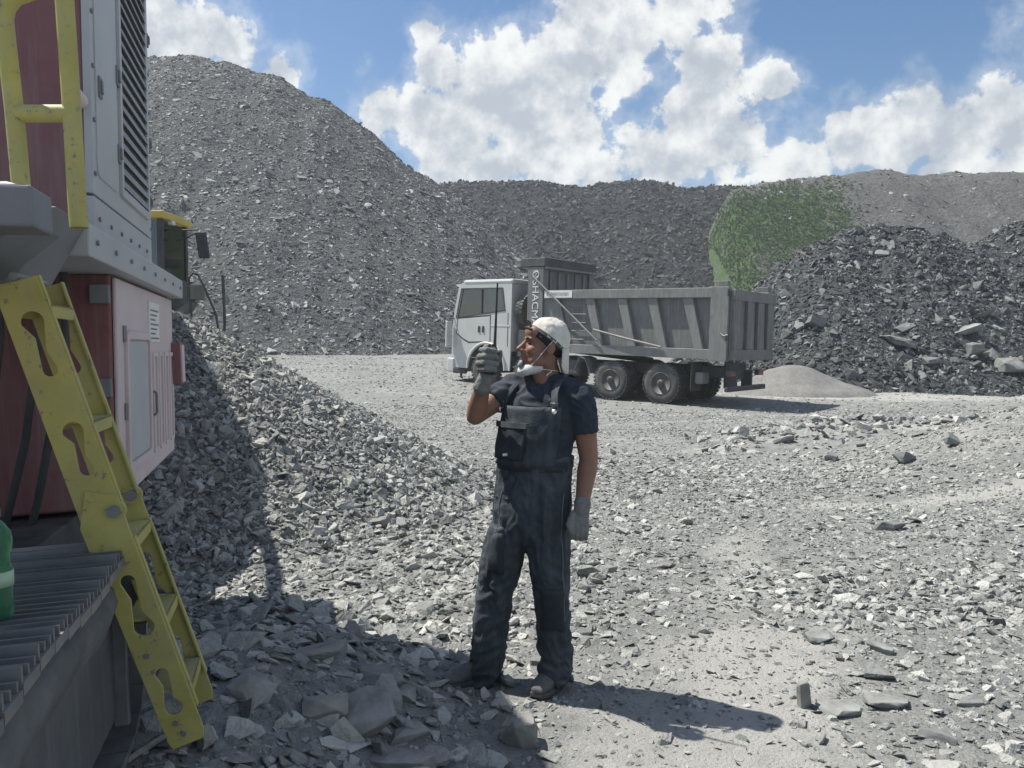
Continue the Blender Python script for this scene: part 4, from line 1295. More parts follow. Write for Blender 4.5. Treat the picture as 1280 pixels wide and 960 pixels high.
# ------------------------------------------------------------------ the man
def skin_mat():
    m = principled('tanned_skin', (.235, .125, .088), .55, var=.16, vscale=9, bump=.05, bscale=120, spec=.35)
    b = m.node_tree.nodes['Principled BSDF']
    b.inputs['Subsurface Weight'].default_value = .08
    b.inputs['Subsurface Radius'].default_value = (.012, .005, .003)
    return m
M_skin = skin_mat()
M_shirt = principled('navy_cotton', (.030, .038, .052), .9, var=.18, vscale=10, dust=.18, dust_col=(.20, .20, .20), bump=.25, bscale=90, spec=.15)
M_over = principled('dark_workwear', (.022, .032, .043), .85, var=.25, vscale=9, streak=.22, dust=.5, dust_col=(.17, .18, .19), bump=.25, bscale=110, spec=.2)
M_over2 = principled('dark_workwear_patch', (.018, .025, .033), .85, var=.2, vscale=8, dust=.22, dust_col=(.20, .205, .21), bump=.25, bscale=110, spec=.2)
M_glove = principled('grey_work_glove', (.15, .155, .148), .95, var=.25, vscale=25, dust=.4, dust_col=(.33, .33, .315), bump=.4, bscale=140, spec=.1)
M_boot = principled('dusty_boot', (.04, .042, .045), .85, var=.2, vscale=14, dust=.55, dust_col=(.22, .22, .215), bump=.2, bscale=60, spec=.2)
M_cap = principled('white_cap_cotton', (.62, .61, .56), .9, var=.16, vscale=30, streak=.25, dust=.5, dust_col=(.42, .39, .33), bump=.25, bscale=80, spec=.1)
M_hair = principled('black_hair', (.018, .016, .015), .6, var=.3, vscale=60, bump=.8, bscale=160)
M_maskm = principled('respirator', (.62, .63, .62), .85, var=.08, vscale=20, dust=.3, bump=.1, bscale=100, spec=.1)
M_radio = principled('radio_plastic', (.02, .021, .023), .5, var=.1, vscale=20, dust=.15)

MY = 3.61
MAN = empty('person', (0, MY, 0))
tag(MAN, 'man in dark bib overalls and backward white cap talking into a radio', 'person')
def mp(px, py, dy=0.0):
    p = at(px, py, MY + dy); return Vector((p.x, dy, p.z))

class Solid:
    """closed shapes merged into one continuous surface"""
    def __init__(s): s.mb = MB()
    def loft(s, rings, seg=22, cap=True):
        vs = []; fs = []
        n = len(rings)
        for (c, a, b) in rings:
            c = Vector(c); a = Vector(a); b = Vector(b)
            for k in range(seg):
                t = 2 * math.pi * k / seg
                vs.append(c + a * math.cos(t) + b * math.sin(t))
        for i in range(n - 1):
            for k in range(seg):
                k2 = (k + 1) % seg
                fs.append((i * seg + k, i * seg + k2, (i + 1) * seg + k2, (i + 1) * seg + k))
        fs.append(tuple(reversed(range(seg)))); fs.append(tuple((n - 1) * seg + k for k in range(seg)))
        s.mb.raw(vs, fs)
        return s
    def limb(s, pts, rad, seg=16, flat=1.0):
        pts = [Vector(p) for p in pts]
        rings = []
        n = len(pts)
        ref = None
        P = []; Rr = []
        # round both ends
        d0 = (pts[0] - pts[1]).normalized(); d1 = (pts[-1] - pts[-2]).normalized()
        P += [pts[0] + d0 * rad[0] * .95, pts[0] + d0 * rad[0] * .6]; Rr += [rad[0] * .3, rad[0] * .8]
        P += pts; Rr += list(rad)
        P += [pts[-1] + d1 * rad[-1] * .6, pts[-1] + d1 * rad[-1] * .95]; Rr += [rad[-1] * .8, rad[-1] * .3]
        for i, p in enumerate(P):
            t = (P[min(i + 1, len(P) - 1)] - P[max(i - 1, 0)]).normalized()
            if ref is None: ref = Vector((0, 1, 0)) if abs(t.y) < .8 else Vector((1, 0, 0))
            a = (ref - t * ref.dot(t)).normalized(); ref = a
            rings.append((p, a * Rr[i] * flat, t.cross(a) * Rr[i]))
        return s.loft(rings, seg)
    def ell(s, c, r, rot=None, seg=20):
        m = Matrix.Translation(Vector(c))
        if rot is not None: m = m @ rot
        pr = []
        n = 12
        for i in range(n + 1):
            a = -math.pi / 2 + math.pi * i / n
            pr.append((max(1e-4, math.cos(a)), math.sin(a)))
        s.mb.lathe(pr, seg, m @ Matrix.Diagonal((r[0], r[1], r[2], 1)))
        return s
    def build(s, name, mat, parent, voxel=.006, smooth=6, fold=None, xf=None, fac=.5):
        t = s.mb.build('temp', None)
        if xf is not None: t.data.transform(xf)
        r = t.modifiers.new('r', 'REMESH'); r.mode = 'VOXEL'; r.voxel_size = voxel
        q = t.modifiers.new('s', 'SMOOTH'); q.factor = fac; q.iterations = smooth
        me = mesh_from_temp(t)
        bpy.data.objects.remove(t)
        if fold:
            n = len(me.vertices)
            co = np.empty(n * 3, np.float32); me.vertices.foreach_get('co', co); co = co.reshape(-1, 3)
            no = np.empty(n * 3, np.float32); me.vertices.foreach_get('normal', no); no = no.reshape(-1, 3)
            d = np.array([fold(Vector(c)) for c in co], np.float32)
            co = co + no * d[:, None]
            me.vertices.foreach_set('co', co.reshape(-1))
        me.polygons.foreach_set('use_smooth', [True] * len(me.polygons))
        me.update(); me.materials.clear(); me.name = name
        return link(name, me, mat, parent)

# ---- body plan -------------------------------------------------------------
YAW = R(30)
WIDE = Vector((math.cos(YAW), -math.sin(YAW), 0))            # his right to his left
FRONT = Vector((-math.sin(YAW), -math.cos(YAW), 0))
# torso rings: height, centre x, centre depth, half width, half depth
TORSO = [(.78, .090, .00, .190, .135), (.90, .092, .00, .188, .135), (1.00, .098, .00, .172, .125), (1.10, .112, .0, .172, .122), (1.20, .130, .0, .180, .122),
         (1.30, .142, .005, .188, .120), (1.37, .150, .01, .186, .108), (1.42, .158, .015, .150, .085), (1.455, .166, .02, .085, .066)]
def torso_ring(z, grow=0.0):
    for a, b in zip(TORSO[:-1], TORSO[1:]):
        if a[0] <= z <= b[0]:
            t = (z - a[0]) / (b[0] - a[0]); v = [a[i] + (b[i] - a[i]) * t for i in range(5)]
            break
    else: v = TORSO[0] if z < TORSO[0][0] else TORSO[-1]
    return Vector((v[1], v[2], z)), WIDE * (v[3] + grow), FRONT * (v[4] + grow)
def torso_pt(z, ang, grow=0.0):
    c, a, b = torso_ring(z, grow)
    return c + a * math.sin(ang) + b * math.cos(ang)          # ang 0 = breastbone, + to his left

sh_r = mp(641, 484, .09); el_r = mp(594, 520, -.02); wr_r = mp(606, 474, -.13)
sh_l = mp(726, 497, -.09); el_l = mp(736, 573, -.07); wr_l = mp(727, 634, -.13)
HC = Vector((.150, -.01, 1.612))
hf = Vector((-.965, -.235, .15)).normalized()
hl = Vector((0, 0, 1)).cross(hf).normalized()
hu = hf.cross(hl)
HEAD = Matrix((hf, hl, hu)).transposed().to_4x4(); HEAD.translation = HC
def hp(x, y, z): return HEAD @ Vector((x, y, z))

# ---- body (skin): head, neck, arms, trunk in one surface ------------------
def build_body():
    S = Solid()
    def E(c, r, rot=None): S.ell(c, r, HEADM @ (rot or Matrix.Identity(4)) if False else rot)
    H = Solid()
    H.ell((-.012, 0, .030), (.098, .076, .094))
    H.ell((.030, 0, -.030), (.064, .062, .085))
    H.ell((.040, 0, -.078), (.050, .052, .040))
    H.ell((.074, 0, -.100), (.024, .026, .020))
    H.ell((.078, 0, .022), (.018, .050, .013))
    H.ell((.060, 0, .055), (.040, .058, .040))
    for sy in (-1, 1):
        H.ell((.062, .036 * sy, -.028), (.028, .026, .026))
        H.ell((.030, .052 * sy, -.070), (.040, .016, .028))
        H.ell((-.012, .080 * sy, -.012), (.021, .008, .032), Matrix.Rotation(R(-12), 4, 'Y'))
        H.ell((.103, .012 * sy, -.036), (.012, .009, .009))
    H.limb([(.088, 0, .012), (.104, 0, -.012), (.120, 0, -.031)], [.009, .011, .0125], 12)
    H.ell((.092, 0, -.050), (.012, .018, .014))
    H.ell((.099, 0, -.0635), (.010, .023, .0062))
    H.ell((.096, 0, -.0755), (.010, .021, .0070))
    H.ell((.082, 0, -.087), (.014, .022, .012))
    n0 = len(H.mb.v)
    S.mb.raw([HEAD @ Vector(v) for v in H.mb.v], H.mb.f)
    nb = Vector((.170, .02, 1.43))
    S.limb([hp(-.02, 0, -.03), hp(-.018, 0, -.075), Vector((.172, .015, 1.475)), nb], [.056, .055, .060, .072])
    S.limb([hp(.02, 0, -.095), Vector((.150, -.02, 1.44))], [.035, .04])
    S.loft([torso_ring(z, -.018) for z in (.85, .95, 1.05, 1.15, 1.25, 1.33, 1.38, 1.43, 1.455)])
    # right arm, raised
    m1 = sh_r.lerp(el_r, .55)
    S.limb([sh_r, m1, el_r], [.058, .052, .043])
    S.limb([el_r, el_r.lerp(wr_r, .3), wr_r], [.043, .045, .031])
    # left arm, hanging
    m2 = sh_l.lerp(el_l, .5)
    S.limb([sh_l, m2, el_l], [.060, .054, .044])
    S.limb([el_l, el_l.lerp(wr_l, .28), wr_l], [.043, .046, .030])
    return S.build('body', M_skin, MAN, .0042, 4)
BODY = build_body()
# face details
M_eye = principled('eye', (.03, .02, .018), .25)
for sy in (-1, 1):
    s = Solid(); s.ell((.0, 0, 0), (.006, .013, .0045)); s.mb.v = [tuple(hp(.0865 - .004, .030 * sy, .004) + HEAD.to_3x3() @ Vector(v)) for v in s.mb.v]
    s.mb.build('eye', M_eye, BODY)
    s = Solid(); s.limb([(.094, .014 * sy, .021), (.092, .032 * sy, .026), (.078, .050 * sy, .020)], [.0035, .0042, .003], 8)
    s.mb.v = [tuple(HEAD @ Vector(v)) for v in s.mb.v]; s.mb.build('eyebrow', M_hair, BODY)

# ---- hair -----------------------------------------------------------------
def cap_axis_shell(rad, c, nrm, phi0, phi1, seg=40, rows=16, wob=0.0, seed=0):
    nrm = Vector(nrm).normalized()
    e1 = Vector((0, 1, 0)); e2 = nrm.cross(e1).normalized()
    v = []; f = []
    for i in range(rows + 1):
        ph = phi0 + (phi1 - phi0) * i / rows
        for k in range(seg):
            a = 2 * math.pi * k / seg
            s = nrm * math.cos(ph) + (e1 * math.cos(a) + e2 * math.sin(a)) * math.sin(ph)
            w = 1 + wob * mnoise.fractal(Vector((s.x * 3 + seed, s.y * 3, s.z * 3)), 1, 2, 3)
            v.append(Vector(c) + Vector((s.x * rad[0], s.y * rad[1], s.z * rad[2])) * w)
    for i in range(rows):
        for k in range(seg):
            k2 = (k + 1) % seg
            f.append((i * seg + k, (i + 1) * seg + k, (i + 1) * seg + k2, i * seg + k2))
    return v, f
v, f = cap_axis_shell((.1015, .0795, .0975), (-.013, 0, .030), (-.60, 0, .80), .02, R(113), wob=.02)
hair = MB().raw([HEAD @ p for p in v], f, True).build('hair', M_hair, MAN)
hs = hair.modifiers.new('t', 'SOLIDIFY'); hs.thickness = .004

# ---- cap worn backwards ---------------------------------------------------
v, f = cap_axis_shell((.1055, .0835, .1045), (-.016, 0, .034), (-.50, 0, .866), .001, R(95), rows=30, seg=72, wob=.05, seed=4)
cap = MB().raw([HEAD @ p for p in v], f, True).build('cap', M_cap, MAN)
m_ = cap.modifiers.new('t', 'SOLIDIFY'); m_.thickness = .003; m_.offset = -1
v2, f2 = cap_axis_shell((.1062, .0842, .1052), (-.016, 0, .034), (-.50, 0, .866), R(88), R(97), rows=3, seg=56, wob=.03, seed=4)
bnd = MB().raw([HEAD @ p for p in v2], f2, True).build('sweatband', principled('dark_band', (.10, .10, .095), .9), cap)
# peak hanging down the neck
v = []; f = []
for i in range(9):
    for j in range(15):
        u = (j / 14 - .5) * 2; t = i / 8
        y = .074 * u * (1 - .12 * t * t)
        lim = math.sqrt(max(0, 1 - (u * .9) ** 4))
        x = -.116 + .05 * u * u - .016 * t * lim; z = .010 - .135 * t * lim - .010 * u * u
        v.append(HEAD @ Vector((x, y, z)))
for i in range(8):
    for j in range(14): f.append((i * 15 + j, (i + 1) * 15 + j, (i + 1) * 15 + j + 1, i * 15 + j + 1))
pk = MB().raw(v, f, True).build('peak', M_cap, cap)
m_ = pk.modifiers.new('t', 'SOLIDIFY'); m_.thickness = .005
MB().lathe([(0, -.004), (.010, -.004), (.010, .002), (0, .004)], 12, Matrix.Translation(hp(-.065, 0, .126)) @ HEAD.to_3x3().to_4x4()).build('button', M_cap, cap)
# opening over the brow with its strap
op = MB(); n = 12
ring = [hp(.088 - .010 * math.cos(R(a)) ** 2 + .004, .034 * math.cos(R(a)), .078 + .030 * math.sin(R(a))) for a in range(0, 181, 15)]
fr_ = MB(); fr_.raw(ring + [p + hf * .006 for p in ring], [tuple(range(len(ring)))] + [], False)
fr_.raw([p + hf * .007 for p in ring], [tuple(range(len(ring)))]); fr_.build('opening', M_hair, cap)
MB().tube([hp(.083, -.045, .066), hp(.095, -.02, .072), hp(.0975, 0, .074), hp(.095, .02, .072), hp(.083, .045, .066)], .006, 8).build('strap', M_hair, cap)

# ---- respirator pulled under the chin -------------------------------------
s = Solid()
s.ell((.066, 0, -.118), (.046, .056, .030), Matrix.Rotation(R(28), 4, 'Y'))
s.ell((.030, 0, -.108), (.045, .060, .030), Matrix.Rotation(R(20), 4, 'Y'))
s.mb.v = [tuple(HEAD @ Vector(p)) for p in s.mb.v]
msk = s.build('respirator', M_maskm, MAN, .004, 6)
MB().lathe([(0, -.004), (.017, -.004), (.019, .004), (.014, .010), (0, .011)], 18,
           Matrix.Translation(hp(.102, .014, -.098)) @ HEAD.to_3x3().to_4x4() @ Matrix.Rotation(R(75), 4, 'Y') @ Matrix.Rotation(R(0), 4, 'X')).build('valve', principled('valve_grey', (.22, .23, .235), .5), msk)
M_cord = principled('elastic', (.55, .54, .52), .8)
for sy in (1, -1):
    MB().tube([hp(.062, .056 * sy, -.098), hp(.040, .068 * sy, -.062), hp(.010, .078 * sy, -.012), hp(-.016, .088 * sy, .030)], .0021, 6).build('elastic', M_cord, msk)
    MB().tube([hp(.030, .062 * sy, -.112), hp(-.010, .064 * sy, -.108), hp(-.060, .052 * sy, -.106), hp(-.082, .02 * sy, -.106)], .0021, 6).build('elastic', M_cord, msk)
MB().tube([hp(-.035, .063, -.107), hp(-.030, .068, -.118), hp(-.020, .068, -.124), hp(-.012, .070, -.136)], .0035, 6).build('elastic_knot', M_cord, msk)

# ---- T-shirt --------------------------------------------------------------
def folds(sc, amp, seed, stretch=(1, 1, 1), ridge_=.6):
    def fn(p):
        q = Vector((p.x * stretch[0] * sc + seed, p.y * stretch[1] * sc, p.z * stretch[2] * sc))
        w = Vector((mnoise.noise(q * .6), mnoise.noise(q * .6 + Vector((5, 2, 1))), 0))
        n = mnoise.noise(q + w * .9)
        r = 1 - abs(mnoise.noise(q * 1.25 + w * 1.3 + Vector((9, 0, 3)))) * 2
        return amp * (n * (1 - ridge_) + (r - .45) * ridge_)
    return fn
S = Solid()
S.loft([torso_ring(z, .004) for z in (.90, 1.0, 1.1, 1.2, 1.30, 1.37, 1.42, 1.452)])
tipr = sh_r.lerp(el_r, .52); tipl = sh_l.lerp(el_l, .56)
S.limb([Vector((.160, .03, 1.435)), sh_r.lerp(Vector((.15, .02, 1.42)), .25) + Vector((0, 0, .006))], [.062, .068])
S.limb([Vector((.175, .01, 1.435)), sh_l.lerp(Vector((.16, .01, 1.42)), .25) + Vector((0, 0, .006))], [.062, .068])
def sleeve(a, b, r0, r1):
    t = (b - a).normalized(); p = t.orthogonal().normalized(); q = t.cross(p)
    S.loft([(a + (b - a) * k, p * (r0 + (r1 - r0) * k), q * (r0 + (r1 - r0) * k)) for k in (0, .25, .5, .75, 1)])
    S.ell(a, (r0, r0, r0))
sleeve(sh_r, tipr, .065, .068); sleeve(sh_l, tipl, .066, .067)
shirt = S.build('shirt', M_shirt, MAN, .006, 8, folds(14, .011, 3, (1, 1, 1.2), .7))
# collar rib
cpts = [Vector((.170, .018, 1.462)) + WIDE * (.074 * math.cos(a)) + FRONT * (.068 * math.sin(a)) + Vector((0, 0, -.018 * math.sin(a))) for a in [2 * math.pi * k / 24 for k in range(24)]]
MB().tube(cpts, .008, 8, closed=True).build('collar', M_shirt, shirt)

# ---- bib overalls ---------------------------------------------------------
def disc(px0, px1, py, dy, depth):
    a = mp(px0, py, dy); b = mp(px1, py, dy)
    c = (a + b) / 2; h = (b.x - a.x) / 2
    return (Vector((c.x, dy, c.z)), Vector((h, -.0, 0)), Vector((0, depth, 0)))
S = Solid()
S.loft([torso_ring(z, g) for z, g in ((.70, -.02), (.78, .004), (.86, .008), (.94, .010), (1.0, .012), (1.06, .014), (1.10, .014))])
S.loft([disc(612, 668, 655, .025, .115), disc(604, 656, 690, .03, .112), disc(599, 649, 715, .03, .106), disc(595, 640, 745, .03, .098), disc(592, 637, 775, .035, .094),
        disc(590, 632, 805, .04, .090), disc(587, 627, 832, .045, .090), disc(585, 624, 852, .045, .092)])
S.loft([disc(652, 714, 655, -.025, .115), disc(658, 713, 690, -.03, .112), disc(664, 713, 715, -.03, .106), disc(668, 712, 745, -.03, .098), disc(671, 713, 775, -.025, .094),
        disc(673, 714, 805, -.02, .090), disc(674, 715, 832, -.015, .090), disc(674, 716, 850, -.015, .092)])
fo1 = folds(9, .020, 1, (1.0, 1.0, .8), .8); fo2 = folds(13, .017, 8, (1.0, .8, 1.15), .8); fo3 = folds(7, .024, 14, (1.6, 1.6, .35), .65)
def trouser(p):
    low = max(0, min(1, (.42 - p.z) / .3)); mid = max(0, 1 - abs(p.z - .5) / .16)
    q = Vector((p.x, p.y, p.z + .55 * (p.x - .05) * (1 if p.x > .05 else -1)))
    return fo3(p) * (.85 - .2 * low) + fo2(q) * (.25 + .8 * low + .5 * mid) + fo1(q) * .35
over = S.build('overalls', M_over, MAN, .007, 8, trouser)
def patch(name, z0, z1, a0, a1, grow, mat, parent, nz=14, na=14, thick=.005, top=None, fn=None):
    v = []; f = []
    for i in range(nz + 1):
        for j in range(na + 1):
            t = i / nz; u = j / na
            ang = a0 + (a1 - a0) * u
            if top: ang = (a0 + a1) / 2 + (ang - (a0 + a1) / 2) * (1 + (top - 1) * t)
            g = grow + (.010 * mnoise.noise(Vector((ang * 5, (z0 + (z1 - z0) * t) * 16, grow * 40))) if fn is None else fn(t, u))
            v.append(torso_pt(z0 + (z1 - z0) * t, ang, g))
    for i in range(nz):
        for j in range(na): f.append((i * (na + 1) + j, i * (na + 1) + j + 1, (i + 1) * (na + 1) + j + 1, (i + 1) * (na + 1) + j))
    o = MB().raw(v, f, True).build(name, mat, parent)
    m = o.modifiers.new('t', 'SOLIDIFY'); m.thickness = thick; m.offset = 1
    return o
bib = patch('bib', 1.06, 1.335, R(-62), R(52), .022, M_over, over, top=.86)
pk1 = patch('chest_pocket', 1.09, 1.245, R(-52), R(4), .034, M_over2, bib)
patch('pocket_flap', 1.235, 1.262, R(-54), R(6), .040, M_over, bib)
patch('waistband', 1.04, 1.082, R(-178), R(178), .012, M_over2, over, nz=4, na=70, fn=lambda t, u: .004 * mnoise.noise(Vector((u * 30, t * 2, 0))))
MB().box((-.012, -.001, -.006), (.012, .001, .006)).build('label_tab', M_white, bib, loc=torso_pt(1.115, R(-20), .05), rot=(0, 0, R(30)))
def strap(a0, a1, name='strap'):
    pts = [torso_pt(1.325, a0, .034), torso_pt(1.37, a0 * .95, .036), torso_pt(1.415, a0 * .9, .040)]
    sh = Vector((.166, .02, 1.487)) + WIDE * (.105 * (1 if a0 > 0 else -1))
    pts += [sh + FRONT * .03, sh - FRONT * .04]
    pts += [torso_pt(1.40, a1, .038), torso_pt(1.30, a1, .030), torso_pt(1.15, R(180), .030)]
    m = MB()
    vs = []; fs = []
    for i, p in enumerate(pts):
        w = WIDE * .019
        vs += [p - w, p + w]
    for i in range(len(pts) - 1): fs.append((2 * i, 2 * i + 1, 2 * i + 3, 2 * i + 2))
    o = m.raw(vs, fs, True).build(name, M_over, over)
    so = o.modifiers.new('t', 'SOLIDIFY'); so.thickness = .006
    sb = o.modifiers.new('s', 'SUBSURF'); sb.levels = 2; sb.render_levels = 2
    return o
for a0, a1 in ((R(-46), R(-140)), (R(34), R(140))):
    st = strap(a0, a1)
    c = torso_pt(1.318, a0, .044)
    bk = MB().lathe([(0, -.003), (.011, -.003), (.012, .001), (.008, .005), (0, .006)], 14,
                    Matrix.Translation(c) @ (c - torso_ring(1.318)[0]).to_track_quat('Z', 'Y').to_matrix().to_4x4()).build('button', principled('bright_button', (.85, .85, .83), .25, .4), st)
    q = c + Vector((0, 0, .022))
    MB().tube([q + WIDE * .018 + Vector((0, 0, -.016)), q - WIDE * .018 + Vector((0, 0, -.016)), q - WIDE * .018 + Vector((0, 0, .016)), q + WIDE * .018 + Vector((0, 0, .016))], .0028, 6, closed=True).build('buckle', M_steel, st)
# cargo pocket, knee pads, seam piping
def leg_patch(name, px0, px1, py0, py1, dy, mat):
    v = []; f = []
    for i in range(9):
        for j in range(7):
            px = px0 + (px1 - px0) * j / 6; py = py0 + (py1 - py0) * i / 8
            e = 1 - abs(j / 3 - 1) ** 3
            v.append(mp(px, py, dy - .012 * e + .006 * mnoise.noise(Vector((px * .06, py * .06, 0)))))
    for i in range(8):
        for j in range(6): f.append((i * 7 + j, (i + 1) * 7 + j, (i + 1) * 7 + j + 1, i * 7 + j + 1))
    o = MB().raw(v, f, True).build(name, mat, over)
    sw = o.modifiers.new('w', 'SHRINKWRAP'); sw.target = over; sw.offset = .003
    so = o.modifiers.new('t', 'SOLIDIFY'); so.thickness = .004; so.offset = 1
    return o
leg_patch('knee_patch', 672, 706, 738, 792, -.130, M_over2)
leg_patch('cargo_pocket', 606, 630, 668, 718, -.085, M_over2)
for pts in ([(701, 615, -.11), (703, 660, -.135), (704, 720, -.125), (706, 790, -.100)], [(628, 610, -.06), (618, 650, -.06), (611, 690, -.07), (605, 730, -.06)]):
    P_ = []
    for a_, b_ in zip(pts[:-1], pts[1:]):
        for k in range(5): P_.append(mp(*[a_[i] + (b_[i] - a_[i]) * k / 5 for i in range(3)]))
    P_ = [(lambda r: r[1] + r[2] * .001)(over.closest_point_on_mesh(p)) for p in P_]
    MB().tube(P_, .0024, 6).build('piping', principled('faded_piping', (.14, .15, .16), .8), over)

# ---- gloves ----------------------------------------------------------------
def glove_right():
    S = Solid()
    kx = {}
    rows = [(438, 600, 619), (446, 597, 621), (454, 596, 621), (461.5, 598, 618)]
    for (py, px0, px1) in rows:                            # four fingers closed round the radio
        kn = mp(px0 + 8, py + 2, -.115); b1 = mp(px0 + 2, py, -.155); b2 = mp(px0 + 9, py - .5, -.186); tp = mp(px1, py + 1, -.176)
        S.limb([kn, b1, b2, tp], [.0140, .0150, .0146, .0128], 12)
    S.limb([mp(609, 437, -.120), mp(612, 450, -.122), mp(611, 464, -.125)], [.026, .030, .028], 14, flat=.62)   # palm
    S.limb([mp(614, 458, -.115), mp(624, 449, -.118), mp(625, 440, -.135)], [.017, .0145, .0125], 12)          # thumb up the far side
    S.limb([mp(610, 462, -.125), mp(606, 474, -.13), mp(602, 485, -.118)], [.030, .0345, .040], 14)            # cuff
    return S.build('glove', M_glove, MAN, .0034, 3, folds(40, .0022, 2))
glove_right()
def glove_left():
    S = Solid()
    S.limb([mp(728, 628, -.125), mp(727, 640, -.135)], [.040, .036], 14)
    S.limb([mp(727, 640, -.135), mp(725, 655, -.145)], [.036, .040], 14, flat=.72)
    for k, (px, l) in enumerate(((716, 0), (721.5, 3), (727.5, 4), (733, 2))):   # curled fingers
        S.limb([mp(px, 656, -.160), mp(px - 1, 667 + l * .6, -.166), mp(px - 1.5, 672 + l * .5, -.146), mp(px - .5, 664, -.120)], [.0150, .0142, .0132, .0115], 12)
    S.limb([mp(716, 644, -.155), mp(711, 656, -.172), mp(714, 665, -.178)], [.016, .0145, .012], 12)              # thumb
    return S.build('glove', M_glove, MAN, .0034, 3, folds(40, .0022, 7))
glove_left()

# ---- boots -----------------------------------------------------------------
def boot(ankle, toe, name='boot'):
    ankle = Vector(ankle); toe = Vector(toe)
    d = (toe - ankle); d.z = 0; L_ = d.length; d.normalize()
    side_ = Vector((-d.y, d.x, 0))
    S = Solid()
    heel = ankle - d * .075
    def ring(t, z0, z1, w):
        c = heel + d * (t * (L_ + .075)); c.z = (z0 + z1) / 2
        return (c, side_ * w, Vector((0, 0, (z1 - z0) / 2)))
    S.loft([ring(-.02, .02, .075, .028), ring(.06, .004, .10, .040), ring(.3, .002, .115, .042), ring(.5, .0, .10, .045), ring(.72, .0, .082, .052), ring(.9, .002, .066, .046), ring(1.0, .008, .045, .028)], 18)
    S.limb([Vector((ankle.x, ankle.y, .06)), Vector((ankle.x, ankle.y, .17))], [.048, .056])
    b = S.build(name, M_boot, MAN, .006, 4, folds(22, .004, 5))
    sl = MB()
    poly = []
    for t, w in ((0, .030), (.08, .042), (.3, .044), (.5, .046), (.72, .055), (.9, .050), (1.0, .030)):
        c = heel + d * (t * (L_ + .075)); poly.append((c, w))
    up = [c + side_ * w for c, w in poly] + [c - side_ * w for c, w in reversed(poly)]
    vs = [Vector((p.x, p.y, .0)) for p in up] + [Vector((p.x, p.y, .022)) for p in up]; n = len(up)
    fs = [tuple(reversed(range(n))), tuple(range(n, 2 * n))] + [(k, (k + 1) % n, n + (k + 1) % n, n + k) for k in range(n)]
    sl.raw(vs, fs).build('sole', M_black, b, .004)
    return b
aA = mp(604, 842, .045); aB = mp(695, 846, .0)
boot((aA.x, .045, .09), (aA.x - .185, -.035, .0))
boot((aB.x, .01, .08), (aB.x - .10, -.155, .0))

# ---- radio (held, so a thing of its own) -----------------------------------
rt = mp(613, 452, -.150)
RAD = empty('walkie_talkie', (rt.x, MY + rt.y, rt.z), (R(2), R(2), R(-14)))
tag(RAD, 'black walkie talkie with a long antenna held in the grey glove', 'radio')
bx('body', (-.027, -.017, -.058), (.029, .017, .066), M_radio, RAD, .005)
bx('speaker_grille', (-.020, -.0185, .000), (.022, -.0172, .045), M_black, RAD, .001)
for kx_ in (-.008, .008):
    MB().lathe([(0, 0), (.0065, 0), (.006, .014), (0, .014)], 12, Matrix.Translation((kx_ + .002, 0, .066))).build('knob', M_radio, RAD)
MB().tube([(.019, .0, .066), (.019, .0, .085), (.0215, .0, .20), (.0245, 0, .352)], [.0085, .007, .0052, .0038], 10).build('antenna', M_radio, RAD)

# ------------------------------------------------------------------ yellow excavator behind the gravel pile
M_exy = principled('excavator_yellow', (.52, .40, .06), .5, var=.12, vscale=3, dust=.5, dust_col=(.42, .40, .33))
EXC = empty('excavator', (-5.6, 12.2, float(ground_z(-5.6, 12.2))))
tag(EXC, 'yellow excavator standing behind the gravel pile, mostly hidden by the red machine', 'excavator')
EZ = EXC.location.z
def ep(px, py, y):
    p = at(px, py, y); return (p.x - EXC.location.x, p.y - EXC.location.y, p.z - EZ)
def ebox(name, a, b, mat, parent=EXC, bev=.02): return bx(name, a, b, mat, parent, bev)
for sy in (-1.25, .75):
    tr = ebox('track', (-2.2, sy - .25, .02), (1.8, sy + .25, .78), M_black, EXC, .2)
    for k in range(5): MB().lathe([(0, -.27), (.16, -.27), (.16, .27), (0, .27)], 14, Matrix.Translation((-1.5 + k * .75, sy, .3)) @ Matrix.Rotation(R(90), 4, 'X')).build('roller', M_under, tr)
ebox('turntable', (-.9, -.9, .76), (.7, .4, .98), M_under)
hs_ = ebox('house', (-2.6, -1.1, .98), (.62, .95, 1.72), M_exy, EXC, .04)
ebox('counterweight', (-3.1, -1.15, 1.0), (-2.61, 1.0, 1.9), M_exy, hs_, .1)
# cab
cr = ep(221, 300, 11.6)[0]; zt_ = ep(200, 279, 11.6)[2]; zl_ = ep(200, 350, 11.6)[2]
cabx = ebox('cab', (cr - 1.15, -1.05, zl_ - .45), (cr - .02, -.15, zl_ + .02), M_under, EXC, .03)
for (xx, yy) in ((cr - 1.13, -1.04), (cr - .10, -1.04), (cr - 1.13, -.22), (cr - .10, -.22)):
    ebox('pillar', (xx, yy, zl_), (xx + .08, yy + .07, zt_), M_under, cabx, .01)
ebox('window', (cr - 1.05, -1.02, zl_ + .02), (cr - .10, -1.005, zt_ - .02), glass('smoked_glass', (.10, .11, .12), .12), cabx, None)
ebox('window', (cr - .055, -.97, zl_ + .02), (cr - .04, -.22, zt_ - .02), MATS['smoked_glass'], cabx, None)
ebox('seat_back', (cr - .8, -.75, zl_ - .1), (cr - .3, -.6, zt_ - .15), M_black, cabx, .05)
rf_ = ebox('roof', (cr - 1.2, -1.10, zt_), (cr + .03, -.10, zt_ + .11), M_exy, cabx, .02)
a = ep(207, 281, 11.5); b = ep(219, 277, 11.5)
ebox('lamp', (a[0], a[1] - .1, a[2] - .01), (b[0], b[1] + .02, b[2] + .01), M_lens_w, rf_, .01)
